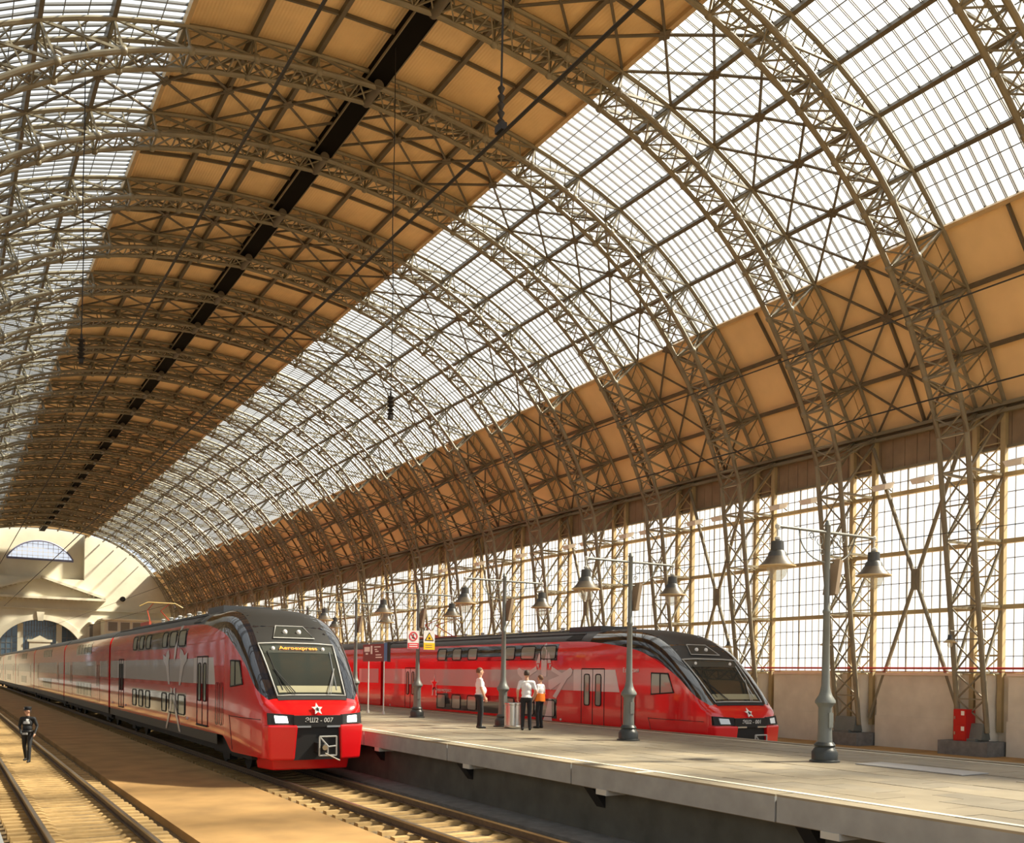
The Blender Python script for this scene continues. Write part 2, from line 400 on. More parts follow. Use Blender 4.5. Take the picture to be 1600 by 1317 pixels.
# ------------------------------------------------------------------ roof
ceil = MB()
def strip(mb, k0, k1, side, off, y0, y1, th=0.05):
    pts = []
    for k in range(k0, k1+1): p, n = node(k, side); pts.append(p + n*off)
    for a, b in zip(pts[:-1], pts[1:]):
        n = V((-(b.z-a.z), 0, b.x-a.x)).normalized()
        if n.z < 0: n = -n
        mb.add([(X0+a.x, y0, a.z), (X0+b.x, y0, b.z), (X0+b.x, y1, b.z), (X0+a.x, y1, a.z),
                (X0+a.x+n.x*th, y0, a.z+n.z*th), (X0+b.x+n.x*th, y0, b.z+n.z*th), (X0+b.x+n.x*th, y1, b.z+n.z*th), (X0+a.x+n.x*th, y1, a.z+n.z*th)],
               [(0,1,2,3),(4,7,6,5),(0,4,5,1),(1,5,6,2),(2,6,7,3),(3,7,4,0)])
for side in (-1, 1):
    strip(ceil, 0, 3, side, 0.16, YS, YEND); strip(ceil, 8, 11, side, 0.16, YS, YEND)
ce = ceil.build('ceiling', M_SHEET); struct(ce, 'vaulted roof of tan boards and long skylights on arched steel ribs', 'roof')
# purlins: full length members on every field line
for side in (-1, 1):
    for k in range(1, NF+1):
        p, n = node(k, side); q = p - n*0.02
        wz = 0.22
        m = MB(); m.bar((X0+q.x, YS, q.z), (X0+q.x, YEND-0.2, q.z), 0.16, wz, up=n)
        o = m.build('purlin', M_EDGEBEAM if k in (3, 8) else M_PURLIN, ce)
p, n = node(0, 1)
m = MB(); m.box(X0-0.40, X0+0.40, YS, YEND-0.2, ZC-0.34, ZC+0.10); rg = m.build('ridge_gutter', M_DARK, ce)
for sx in (-1, 1): MB().box(X0+sx*0.42-0.02, X0+sx*0.42+0.02, YS, YEND-0.2, ZC-0.36, ZC-0.26).build('gutter_lip', M_STEEL, rg)
# mid bay rafters under the boards and small nibs on the purlins
raf = MB(); 
for side in (-1, 1):
    for k in list(range(0, 3)) + list(range(8, 11)):
        a, na = node(k, side); b, nb = node(k+1, side); a = a - na*0.0; b = b - nb*0.0
        d = (b-a).normalized(); raf.bar(a+d*0.12 + V((0, (BAY+AW)/2, 0)), b-d*0.12 + V((0, (BAY+AW)/2, 0)), 0.09, 0.14, up=na)
rafm = raf.mesh('rafter', M_PURLIN)
# tan boards
def board_mesh(k, side, m):
    a, na = node(k, side); b, nb = node(k+1, side); mb = MB(); d = (b-a).normalized(); n = (na+nb).normalized()
    a = a + d*0.03 + n*0.08; b = b - d*0.03 + n*0.08
    L = BAY/2 - 0.04
    mb.add([a, b, b+V((0,L,0)), a+V((0,L,0)), a+n*.04, b+n*.04, b+n*.04+V((0,L,0)), a+n*.04+V((0,L,0))],
           [(0,1,2,3),(4,7,6,5),(0,4,5,1),(1,5,6,2),(2,6,7,3),(3,7,4,0)])
    return mb.mesh('roof_board', m)
boards = []; bmeshes = {}
for side in (-1, 1):
    for k in (0, 1, 2, 8, 9, 10):
        bmeshes[(k, side)] = board_mesh(k, side, M_PANEL if k < 3 else M_PANEL2)
NB0 = N0 - 1
for n in range(N0-1, N1):
    for hf in (0, 1):
        y = arch_y(n) + (BAY+AW)/2 + 0.02 + hf*BAY/2
        if y < YS-1 or y > YEND-BAY/2: continue
        for (k, side) in bmeshes: boards.append((k, side, y))
def pk(k, side): p = (node(k, side)[0]+node(k+1, side)[0])/2; return X0+p.x, p.z
def split300(lst, key):
    ok = sorted([c for c in lst if inframe(*key(c))], key=lambda c: depth(*key(c)[:2])); return ok[:300], set(ok[:300])
near, ns = split300(boards, lambda c: (pk(c[0], c[1])[0], c[2]+1.5, pk(c[0], c[1])[1]))
for (k, side, y) in near: link('roof_board', bmeshes[(k, side)], ce, (X0, y, 0))
def join_meshes(items, name, m, parent):
    mb = MB()
    for me, loc in items:
        nn = len(mb.v); lx, ly, lz = loc
        mb.v += [(v.co.x+lx, v.co.y+ly, v.co.z+lz) for v in me.vertices]; mb.f += [tuple(i+nn for i in p.vertices) for p in me.polygons]
    return stuff(mb.build(name, m, parent))
join_meshes([(bmeshes[(k, s)], (X0, y, 0)) for (k, s, y) in boards if (k, s, y) not in ns and k < 3], 'roof_boards', M_PANEL, ce)
join_meshes([(bmeshes[(k, s)], (X0, y, 0)) for (k, s, y) in boards if (k, s, y) not in ns and k > 3], 'roof_boards', M_PANEL2, ce)
# skylight sheets: 15 strips a bay, one field long
NS = 15; PW = BAY/NS
pmesh = {}
for side in (-1, 1):
    for k in range(3, 8):
        a, na = node(k, side); b, nb = node(k+1, side); n = (na+nb).normalized(); mb = MB(); a = a+n*.14; b = b+n*.14; L = PW-0.03
        mid = (a+b)/2 + n*0.03
        mb.add([a, mid, b, b+V((0,L,0)), mid+V((0,L,0)), a+V((0,L,0))], [(0,1,4,5),(1,2,3,4)])
        pmesh[(k, side)] = mb.mesh('skylight_pane', M_SKYPANE)
panes = []
for n in range(N0-1, N1):
    for j in range(NS):
        y = arch_y(n) + j*PW
        if YS < y < YEND-PW: panes += [(k, side, y) for (k, side) in pmesh]
near, ns = split300(panes, lambda c: (pk(c[0], c[1])[0], c[2], pk(c[0], c[1])[1]))
for (k, side, y) in near: link('skylight_pane', pmesh[(k, side)], ce, (X0, y+0.015, 0))
join_meshes([(pmesh[(k, s)], (X0, y+0.015, 0)) for (k, s, y) in panes if (k, s, y) not in ns], 'skylight_panes', M_SKYPANE, ce)
# glazing bars and thin rods, one set for each bay
gb = MB()
for side in (-1, 1):
    for k in range(3, 8):
        a, na = node(k, side); b, nb = node(k+1, side); n = (na+nb).normalized()
        for j in range(NS):
            y = j*PW
            for dy in (-0.030, 0.030): gb.bar(a+n*.12+V((0,y+dy,0)), b+n*.12+V((0,y+dy,0)), 0.030, 0.07, up=n, caps=False)
        for t in (1/3, 2/3):
            q = a.lerp(b, t) + n*0.05; gb.bar(q, q+V((0,BAY,0)), 0.03, 0.03, caps=False)
        for j in range(2, NS, 3): 
            q = b + n*0.12; gb.box(q.x-0.06, q.x+0.06, j*PW-0.05, j*PW+0.05, q.z-0.03, q.z+0.10)
gbm = gb.mesh('glazing_bars', M_BAR)
# diagonal bracing in every other bay
br = MB()
def ends(k, side): p, n = node(k, side); return p - n*0.10
for side in (-1, 1):
    for k in range(0, NF+1):
        p, n = node(k, side); mid = p - n*0.14 + V((0, AW+(BAY-AW)/2, 0))
        for kk in (k-1, k+1):
            if 0 <= kk <= NF:
                e = ends(kk, side)
                br.tube(mid, e+V((0, AW, 0)), 0.055, 6, caps=False); br.tube(mid, e+V((0, BAY, 0)), 0.055, 6, caps=False)
        t = n.cross(V((0,1,0))).normalized(); c = mid
        br.add([c+t*.22+n*.03, c+V((0,.35,0))+n*.03, c-t*.22+n*.03, c-V((0,.35,0))+n*.03, c+t*.22-n*.03, c+V((0,.35,0))-n*.03, c-t*.22-n*.03, c-V((0,.35,0))-n*.03],
               [(0,1,2,3),(4,7,6,5),(0,4,5,1),(1,5,6,2),(2,6,7,3),(3,7,4,0)])
brm = br.mesh('cross_bracing', M_PURLIN, smooth=True)
for n in range(N0, N1):
    y = arch_y(n)
    link('rafter', rafm, ce, (X0, y, 0))
    stuff(link('glazing_bars', gbm, ce, (X0, y, 0)))
    if n % 2: link('cross_bracing', brm, ce, (X0, y, 0))

# ------------------------------------------------------------------ arches
hfun = pchip([0, 3, 6.3, 8, 11], [0.62, 0.95, 1.70, 2.10, 2.85])
WZ = [11.05, 8.43, 5.85, 3.25]
def legx(z): return 19.2 + (12.4-z)*(20.75-19.2)/(12.4-0.9)
def arch_lines(side):
    out = []; inn = []
    for k in range(NF+1):
        p, n = node(k, side); out.append(p - n*0.12); inn.append(p - n*hfun(k))
    inn[NF] = V((19.2*side, 0, 12.4))
    return out, inn
def smoothline(f, k0, k1, sub):
    return [f(k0+(k1-k0)*i/sub) for i in range(sub+1)]
chord_in, chord_out, lat_in, lat_out, lat_side = MB(), MB(), MB(), MB(), MB()
cfull_in, cfull_out = [], []
for side in (-1, 1):
    out, inn = arch_lines(side)
    # fine polyline for chords
    def fin(t):
        k = min(int(t), NF-1); fr = t-k
        x = None
        L = _s[-1]*t/NF; i = min(range(0, _n+1, 4), key=lambda j: abs(_s[j]-L)); xx = HW*i/_n; e = 1e-3
        dz = (drop(xx+e)-drop(abs(xx-e)))/(2*e); n = V((dz*side, 0, 1)).normalized(); p = V((xx*side, 0, roofz(xx))); return p, n
    pi_, po_ = [], []
    for i in range(NF*2+1):
        t = i/2; p, n = fin(t); po_.append(p-n*0.12); pi_.append(p-n*hfun(t) if i < NF*2 else V((19.2*side, 0, 12.4)))
    pi_.append(V((20.75*side, 0, 0.9)))
    cfull_in.append(pi_); cfull_out.append(po_)
    # lattices
    Y_ = V((0, AW, 0))
    for k in range(NF):
        for t3 in range(3):
            for (src, mb, wd) in ((inn, lat_in, 0.05), (out, lat_out, 0.045)):
                a = src[k].lerp(src[k+1], t3/3); b = src[k].lerp(src[k+1], (t3+1)/3)
                if src is inn:
                    fa, fb = fin(k+t3/3), fin(k+(t3+1)/3); 
                    if k < NF-1 or True:
                        a = fa[0]-fa[1]*hfun(k+t3/3); b = fb[0]-fb[1]*hfun(k+(t3+1)/3)
                    if k == NF-1: a = src[k].lerp(src[k+1], t3/3); b = src[k].lerp(src[k+1], (t3+1)/3)
                mb.bar(a, b+Y_, wd, caps=False)
                if src is inn: mb.bar(a+Y_, b, wd, caps=False); mb.bar(a, a+Y_, wd, caps=False)
        for yy in (V((0,0,0)), Y_):
            lat_side.bar(inn[k]+yy, out[k+1]+yy, 0.085, caps=False)
            lat_side.bar(inn[k+1]+yy, out[k+1]+yy, 0.075, caps=False)
            mi = (inn[k]+inn[k+1])/2; mo = out[k].lerp(out[k+1], 0.5)
            lat_side.bar(mi+yy, mo+yy, 0.05, caps=False)
        lat_side.bar(inn[k+1], out[k+1]+Y_, 0.06, caps=False); lat_side.bar(inn[k+1]+Y_, out[k+1], 0.06, caps=False)
        lat_side.bar(out[k+1], out[k+1]+Y_, 0.10, caps=False); lat_side.bar(inn[k+1], inn[k+1]+Y_, 0.08, caps=False)
    # leg lattice
    zs = [12.4, 11.05, 9.74, 8.43, 7.14, 5.85, 4.55, 3.25, 2.2, 1.2]
    for za, zb in zip(zs[:-1], zs[1:]):
        a = V((legx(za)*side, 0, za)); b = V((legx(zb)*side, 0, zb))
        lat_in.bar(a, b+Y_, 0.055, caps=False); lat_in.bar(a+Y_, b, 0.055, caps=False); lat_in.bar(b, b+Y_, 0.055, caps=False)
    wx = HW-0.15
    prev = 13.6
    for z in WZ:
        for yy in (V((0,0,0)), Y_):
            lat_side.bar(V((legx(z)*side,0,z))+yy, V((wx*side,0,z))+yy, 0.10, caps=False)
            lat_side.bar(V((legx(z)*side,0,z))+yy, V((wx*side,0,prev))+yy, 0.085, caps=False)
        lat_side.bar(V((legx(z)*side,0,z)), V((wx*side,AW,z)), 0.05, caps=False)
        prev = z
ic_m = []
full_in = list(reversed(cfull_in[0]))[:-1] + cfull_in[1]; full_out = list(reversed(cfull_out[0]))[:-1] + cfull_out[1]
icm = MB().poly(full_in, 0.105, 8).mesh('inner_chord', M_STEEL, smooth=True)
ocm = MB().poly(full_out, 0.09, 6).mesh('outer_chord', M_STEEL, smooth=True)
lim, lom, lsm = lat_in.mesh('inner_lattice', M_STEEL), lat_out.mesh('outer_lattice', M_STEEL), lat_side.mesh('web_bars', M_STEEL)
colm = MB().box(-0.11, 0.11, -0.10, 0.10, 0.9, 13.7).mesh('wall_column', M_COLUMN)
cl = MB(); zz = 13.4
while zz > 3.4:
    a = (0, 0, zz); b = (0, AW, zz-1.05); cl.bar(a, b, 0.05, caps=False); cl.bar((0, AW, zz), (0, 0, zz-1.05), 0.05, caps=False); cl.bar((0,0,zz-1.05),(0,AW,zz-1.05),0.05, caps=False); zz -= 1.05
clm = cl.mesh('column_lattice', M_COLUMN)
ftm = MB()
ftm.prism([(-0.30, 0.62), (0.30, 0.62), (0.14, 1.25), (-0.14, 1.25)], lambda a, b, t: (a, t, b), 0.05, AW-0.05)
ftm.box(-0.45, 0.45, 0.2, AW-0.2, 0.55, 0.66)
ftm = ftm.mesh('hinge_shoe', M_POST)
plinm = MB().box(-0.75, 0.85, -0.45, AW+0.45, -0.1, 0.55).mesh('plinth', M_CONC)
pierm = MB().lathe([(0.50, 0.55), (0.50, 0.8), (0.42, 0.95), (0.42, 2.3), (0.46, 2.4), (0.46, 3.15)], 16).mesh('pier', M_WHITE, smooth=True)
gus = MB()
for kk in range(1, NF):
    for side in (-1, 1):
        out, inn = arch_lines(side); q = inn[kk]; gus.ell((q.x, 0, q.z), (0.17, 0.15, 0.17), 8, 5); gus.ell((q.x, AW, q.z), (0.17, 0.15, 0.17), 8, 5)
gusm = gus.mesh('node_joints', M_STEEL, smooth=True)
hingem = MB().lathe([(0.20, -0.1), (0.20, AW+0.1)], 12).mesh('crown_hinge', M_PURLIN, smooth=True)
def arch_label(n):
    if n == 0: return 'steel lattice arch whose haunch crosses the upper right corner of the picture'
    if n < 0: return 'steel lattice arch over the platforms nearest the photographer' + ('' if n == -1 else ', ' + ('one' if n == -2 else 'two') + ' behind it')
    return ORD[n-1].capitalize() + ' steel lattice arch standing on the glazed wall, counted from the red fire cabinet'
for n in range(N0, N1):
    a = tag(empty('roof_arch', (X0, arch_y(n), 0)), arch_label(n), 'roof arch', 'lattice arches carrying the roof')
    for yy in (0, AW):
        link('inner_chord', icm, a, (0, yy, 0)); link('outer_chord', ocm, a, (0, yy, 0))
        for sx in (-1, 1): link('wall_column', colm, a, (sx*(HW-0.15), yy, 0))
    stuff(link('inner_lattice', lim, a)); stuff(link('outer_lattice', lom, a)); stuff(link('web_bars', lsm, a)); stuff(link('node_joints', gusm, a)); hg = link('crown_hinge', hingem, a, (0, AW, ZC-0.55)); hg.rotation_euler.x = PI/2
    for sx in (-1, 1):
        stuff(link('column_lattice', clm, a, (sx*(HW-0.15), 0, 0)))
        link('hinge_shoe', ftm, a, (sx*20.75, 0, 0)); link('plinth', plinm, a, (sx*20.8, 0, 0)); link('pier', pierm, a, (sx*(HW-0.1), AW/2, 0))

# ------------------------------------------------------------------ side walls
WX = X0 + HW   # 36.0
def side_wall(side, name, wname, lab):
    wx = X0 + side*HW
    wl = MB(); 
    wl.box(*(sorted((wx-side*0.1, wx+side*0.5))), YS, YEND, -0.3, 3.15)
    wo = wl.build(name, M_BASEWALL); struct(wo, lab+' base wall of beige render below the glazing', 'wall')
    seg = MB(); y0, y1 = AW+0.55, BAY-0.55
    seg.box(*(sorted((-side*0.55, -side*0.1))), y0, y1, -0.05, 3.12); segm = seg.mesh('wall_panel', M_BASEWALL)
    pb = MB().box(*(sorted((-side*0.62, -side*0.55))), y0-0.02, y1+0.02, -0.05, 1.35).mesh('plinth_course', M_BASEWALL)
    cp = MB().box(*(sorted((-side*0.62, -side*0.05))), y0-0.05, y1+0.05, 3.12, 3.22).mesh('coping', M_WHITE)
    for n in range(N0, N1):
        p = link('wall_panel', segm, wo, (wx, arch_y(n), 0)); link('plinth_course', pb, p); link('coping', cp, p)
    # glazing
    win = MB().box(wx-0.06, wx+0.06, YS, YEND, 3.15, 3.27).build(wname, M_COLUMN); struct(win, lab+' wall of small wired panes in a steel grid', 'window')
    for z in WZ[:3]:
        MB().box(*(sorted((wx-side*0.22, wx-side*0.04))), YS, YEND-0.3, z-0.09, z+0.09).build('rail_beam', M_COLUMN, win)
    MB().box(*(sorted((wx-side*0.14, wx+side*0.02))), YS, YEND-0.3, 12.10, 12.22).build('rail_beam', M_STEEL, win)
    # panes
    rows = []
    lv = [3.27, 5.85, 8.43, 11.05, 12.12]
    for a, b in zip(lv[:-1], lv[1:]):
        nr = 4 if b-a > 2 else 2
        for r in range(nr): rows.append((a+(b-a)*r/nr, (b-a)/nr))
    NPY = 15; pw = BAY/NPY
    mesh_r = {}
    for (z, h) in rows:
        kk = round(h, 3)
        if kk not in mesh_r:
            mb = MB(); mb.add([(0, .012, .012), (0, pw-.012, .012), (0, pw-.012, h-.05), (0, pw*.72, h-.012), (0, pw*.28, h-.012), (0, .012, h-.05)], [(0,1,2,3,4,5)])
            mesh_r[kk] = mb.mesh('pane', M_WALLPANE)
    lst = []
    for n in range(N0, N1):
        for j in range(NPY):
            y = arch_y(n)+j*pw
            if y < YEND-0.5: lst += [(y, z, round(h, 3)) for (z, h) in rows]
    if side > 0: near, ns = split300(lst, lambda c: (wx, c[0], c[1]))
    else: near, ns = [], set()
    for (y, z, k) in near: link('pane', mesh_r[k], win, (wx, y, z))
    join_meshes([(mesh_r[k], (wx, y, z)) for (y, z, k) in lst if (y, z, k) not in ns], 'panes', M_WALLPANE, win)
    mu = MB()
    for j in range(NPY):
        t = 0.05 if j % 4 == 3 else 0.022
        mu.box(-0.05 if t > .03 else -0.02, 0.03, j*pw-t/2, j*pw+t/2, 3.2, 12.15)
    for (z, h) in rows: mu.box(-0.018, 0.018, 0, BAY, z-0.013, z+0.013)
    mum = mu.mesh('mullions', M_MULL)
    for n in range(N0, N1): stuff(link('mullions', mum, win, (wx, arch_y(n), 0)))
    # big diagonal braces
    if side > 0:
        bx = MB(); xx = -0.5
        bx.tube((xx, AW+0.2, 13.2), (xx, BAY-0.15, 1.2), 0.085, 8); bx.tube((xx, BAY-0.15, 13.2), (xx, AW+0.2, 1.2), 0.085, 8)
        bx.box(xx-0.06, xx+0.06, (AW+BAY)/2-0.22, (AW+BAY)/2+0.22, 6.75, 7.65); bxm = bx.mesh('wall_brace', M_STEEL, smooth=True)
        for n in range(N0, N1):
            if n % 2: link('wall_brace', bxm, win, (wx, arch_y(n), 0))
    # eave boards and girder
    bw = (YEND-YS)/300
    eb_ = MB().box(-0.02, 0.02, 0.012, bw-0.012, 0, 1.52).mesh('eave_board', M_BOARD)
    ev = MB().box(*(sorted((wx+side*0.03, wx+side*0.10))), YS, YEND, 12.2, 13.95).build('trim_1' if side > 0 else 'trim_2', M_SHEET)
    struct(ev, lab+' eave band of brown vertical boards', 'eave')
    for i in range(300): link('eave_board', eb_, ev, (wx-side*0.0, YS+i*bw, 12.2))
    for dz in (13.55, 13.83): MB().box(*(sorted((wx-side*0.40, wx-side*0.22))), YS, YEND-0.3, dz-0.07, dz+0.07).build('eave_girder', M_STEEL, ev)
    return wo, win
side_wall(1, 'wall_right', 'window_1', 'right')
side_wall(-1, 'wall_left', 'window_2', 'left')
# red pipe along the wall
rp = MB(); rp.tube((WX-0.75, YS, 3.42), (WX-0.75, YEND-2, 3.42), 0.045, 8); rp.tube((WX-0.75, YS, 3.28), (WX-0.75, YEND-2, 3.28), 0.02, 6)
tag(rp.build('red_pipe', M_BRED, smooth=True), 'thin red pipe running along the top of the base wall', 'pipe')

# ------------------------------------------------------------------ end wall
ew = MB()
def wz(x): return roofz(min(abs(x-X0), HW)) + 0.3
def wall_poly(x0, x1, z0, zt, y0, y1):
    n = 24; xs = [x0+(x1-x0)*i/n for i in range(n+1)]
    for a, b in zip(xs[:-1], xs[1:]):
        za, zb = zt(a), zt(b)
        ew.add([(a,y0,z0(a)),(b,y0,z0(b)),(b,y0,zb),(a,y0,za),(a,y1,z0(a)),(b,y1,z0(b)),(b,y1,zb),(a,y1,za)],
               [(0,1,2,3),(4,7,6,5),(0,4,5,1),(1,5,6,2),(2,6,7,3),(3,7,4,0)])
RX = 6.7; YE = YEND
AZ, AR = 3.94, 7.0
def arcz(x):
    d = x-X0; return AZ + math.sqrt(max(0, AR*AR-d*d)) if abs(d) < AR else AZ
# wall left and right of recess, wall beneath recess (over the big arch), recess back wall
wall_poly(X0-HW, X0-RX, lambda x: (arcz(x) if abs(x-X0) < AR else -0.3), wz, YE, YE+1.4)
wall_poly(X0+RX, X0+HW, lambda x: (arcz(x) if abs(x-X0) < AR else -0.3), wz, YE, YE+1.4)
wall_poly(X0-RX, X0+RX, arcz, lambda x: 18.0, YE, YE+1.4)
def lunz(x):
    d = x-X0; R = 5.76; cz = 24.4-R
    return cz+math.sqrt(max(0.0, R*R-d*d)) if abs(d) < 5.13 else 21.2
wall_poly(X0-RX, X0-5.13, lambda x: 18.0, wz, YE+1.4, YE+1.9)
wall_poly(X0+5.13, X0+RX, lambda x: 18.0, wz, YE+1.4, YE+1.9)
wall_poly(X0-5.13, X0+5.13, lambda x: 18.0, lambda x: 21.2, YE+1.4, YE+1.9)
wall_poly(X0-5.13, X0+5.13, lambda x: lunz(x), wz, YE+1.4, YE+1.9)
we = ew.build('wall_back', M_PLASTER); struct(we, 'cream plaster end wall with pediment and great arched window', 'wall')
# lunette window
lw = MB(); n = 24
for i in range(n):
    a = X0-5.13+10.26*i/n; b = X0-5.13+10.26*(i+1)/n
    lw.add([(a,YE+1.7,21.2),(b,YE+1.7,21.2),(b,YE+1.7,lunz(b)),(a,YE+1.7,lunz(a))], [(0,1,2,3)])
lo = lw.build('window_3', M_ENDPANE); struct(lo, 'pale half-moon window high in the end wall', 'window')
fr = MB(); fr.poly([(X0-5.05+10.1*i/n, YE+1.38, lunz(X0-5.05+10.1*i/n)-0.05) for i in range(n+1)], 0.13, 6); fr.box(X0-5.1, X0+5.1, YE+1.3, YE+1.5, 21.05, 21.4)
fr.build('window_frame', mat('blue_grey_frame', (0.13, 0.14, 0.24), 0.5), lo)
gr = MB()
for i in range(1, 13):
    x = X0-5.13+10.26*i/13; gr.box(x-0.03, x+0.03, YE+1.6, YE+1.66, 21.2, lunz(x))
for z in (21.85, 22.5, 23.15, 23.8):
    hw = math.sqrt(max(0, 5.76**2-(z-18.64)**2)); gr.box(X0-min(hw, 5.1), X0+min(hw, 5.1), YE+1.6, YE+1.66, z-0.03, z+0.03)
gr.build('glazing_bars', M_LGREY, lo)
# great arched window
aw = MB()
for i in range(n):
    a = X0-AR+2*AR*i/n; b = X0-AR+2*AR*(i+1)/n
    aw.add([(a,YE+0.9,0),(b,YE+0.9,0),(b,YE+0.9,arcz(b)),(a,YE+0.9,arcz(a))], [(0,1,2,3)])
ao = aw.build('window_4', mat('dark_arched_glass', (0.05, 0.09, 0.13), 0.08, spec=0.8)); struct(ao, 'great dark arched window low in the end wall', 'window')
mu = MB()
for x in (-2.95, 2.95): mu.box(X0+x-0.42, X0+x+0.42, YE+0.55, YE+0.95, 0, arcz(X0+x))
mu.build('stone_mullion', M_PLASTER, ao)
gr = MB()
for i in range(1, 12):
    x = X0-2.5+5.0*i/12; gr.box(x-0.035, x+0.035, YE+0.82, YE+0.9, 0, arcz(x))
for i in range(9): gr.box(X0-2.5, X0+2.5, YE+0.82, YE+0.9, 2+i*1.0-0.03, 2+i*1.0+0.03)
for sx in (-1, 1):
    for i in range(1, 5): x = X0+sx*(3.4+0.8*i); gr.box(x-0.035, x+0.035, YE+0.82, YE+0.9, 0, arcz(x))
    for z in (3, 4, 5, 6, 7, 8): gr.box(*(sorted((X0+sx*3.4, X0+sx*math.sqrt(max(0.1, AR*AR-(max(z,AZ)-AZ)**2))))), YE+0.82, YE+0.9, z-0.03, z+0.03)
gr.build('glazing_bars', M_MULL, ao)
pa = MB()
pa.box(X0-1.6, X0+1.6, YE+0.3, YE+0.9, 0, 7.2); pa.box(X0-1.9, X0+1.9, YE+0.2, YE+0.9, 7.2, 7.6); pa.prism([(X0-1.2, 7.6), (X0+1.2, 7.6), (X0, 8.3)], lambda a, b, t: (a, t, b), YE+0.3, YE+0.9)
pa.build('portal', M_PLASTER, ao)
# archivolt, keystone, pediment, cornices
am = MB(); arc = []
N_ = 32
for i in range(N_):
    t0 = PI*i/N_; t1 = PI*(i+1)/N_
    q = []
    for t in (t0, t1):
        for r in (AR, AR+0.9): q.append((X0+r*math.cos(t), AZ+r*math.sin(t)))
    am.prism([q[0], q[1], q[3], q[2]], lambda a, b, tt: (a, tt, b), YE-0.22, YE)
am.build('archivolt', M_PLASTER, we)
MB().prism([(X0-0.4, AZ+AR-0.2), (X0+0.4, AZ+AR-0.2), (X0+0.6, AZ+AR+1.3), (X0-0.6, AZ+AR+1.3)], lambda a, b, t: (a, t, b), YE-0.45, YE).build('keystone', M_PLASTER, we)
MB().prism([(X0-9.3, 14.9), (X0+9.3, 14.9), (X0, 17.9)], lambda a, b, t: (a, t, b), YE-0.3, YE).build('tympanum', M_PLASTER, we)
for sx in (-1, 1):
    MB().bar((X0, YE-0.55, 18.15), (X0+sx*10.0, YE-0.55, 14.95), 1.1, 0.42, up=(0,0,1)).build('raking_cornice', M_PLASTER, we)
MB().box(X0-10.1, X0+10.1, YE-1.1, YE, 14.45, 14.85).build('cornice', M_PLASTER, we)
dm = MB().box(-0.16, 0.16, -0.45, 0, 0, 0.28).mesh('dentil', M_PLASTER)
for i in range(26): link('dentil', dm, we, (X0-9.6+19.2*i/25, YE-0.35, 14.17))
for sx in (-1, 1):
    for i in range(12):
        t = (i+0.5)/12; link('dentil', dm, we, (X0+sx*9.3*t, YE-0.35, 17.78-3.15*t))
MB().box(X0-HW+1, X0+HW-1, YE-0.25, YE, 12.75, 12.95).build('string_course', M_PLASTER, we)
# niche and low wing with windows to the right, round vent
nc = MB(); nc.box(21.6, 22.6, YE-0.35, YE, 4, 10.6); nc.lathe([(0.5, 0), (0.5, 0.3)], 16, (22.1, YE-0.2, 10.5)); nc.build('niche', M_PLASTER, we)
MB().box(21.85, 22.35, YE-0.45, YE-0.3, 7.5, 10.3).build('niche_glass', M_MULL, we)
wb = MB(); wb.box(23.6, 34.5, YE-5, YE, -0.3, 11.1); wb.box(23.2, 34.9, YE-5.4, YE, 11.1, 11.35)
wgo = wb.build('office_wing', M_PLASTER); tag(wgo, 'low cream office wing with dark square windows against the end wall', 'building')
wm = MB().box(-0.72, 0.72, -0.05, 0.02, -0.75, 0.75).mesh('window', M_MULL)
wf = MB().box(-0.85, 0.85, -0.03, 0.0, -0.9, 0.9).mesh('window_frame', M_LGREY)
for i in range(5): o = link('window', wm, wgo, (24.9+1.95*i, YE-5.03, 10.0)); link('window_frame', wf, o)
rv = MB().lathe([(0.45, 0), (0.45, 0.2)], 16); o = rv.build('round_clock', M_DARK, None, (27.15, YE-0.05, 15.06)); o.rotation_euler.x = PI/2
tag(o, 'small round black disc on the cream end wall', 'vent')

# ------------------------------------------------------------------ trains
HWT = 1.6
ZT = pchip([0, .08, .22, .42, 1.1, 1.78, 2.55, 3.5, 4.8, 6.6, 30], [1.72, 1.84, 2.02, 2.17, 2.88, 3.52, 4.10, 4.50, 4.68, 4.74, 4.74])
ZB = pchip([.42, 1.0, 1.5, 2.6, 3.4, 4.9, 6.8, 9, 30], [2.12, 2.53, 2.95, 3.55, 3.86, 4.10, 4.25, 4.28, 4.28])
ZL = pchip([0, 2.6, 3.6, 30], [0.66, 0.66, 1.05, 1.05])
def WW(s):
    g = 0.5+0.5*math.sqrt(max(0, 1-(1-min(1, s/0.4))**2)); return HWT*(1-0.20*math.exp(-s/1.3))*g
def HH(s):
    t = min(1, s/5.0); t = t*t*(3-2*t); return 0.30+0.75*t
def PP(s):
    t = min(1, max(0, (s-2.0)/4.5)); t = t*t*(3-2*t); return 4.6-2.0*t
def sec_z(s, x):
    W = WW(s); h = HH(s); zt = ZT(s); p_ = PP(s); q = max(0, 1-(min(abs(x), W)/W)**p_); return zt-h + h*q**(1/p_)
def section(s):
    W = WW(s); h = HH(s); zt = ZT(s); zs = zt-h; zl = ZL(s); pts = []
    bow = 0.03
    for i in range(20):
        z = zl+(zs-zl)*i/20; pts.append((W*(1-bow*((1.9-z)/2.2)**2 if z < 1.9 else 1.0), z))
    for i in range(61):
        a = PI/2*i/60; p_ = PP(s); pts.append((W*max(0, math.cos(a))**(2/p_), zs+h*math.sin(a)**(2/p_)))
    return pts
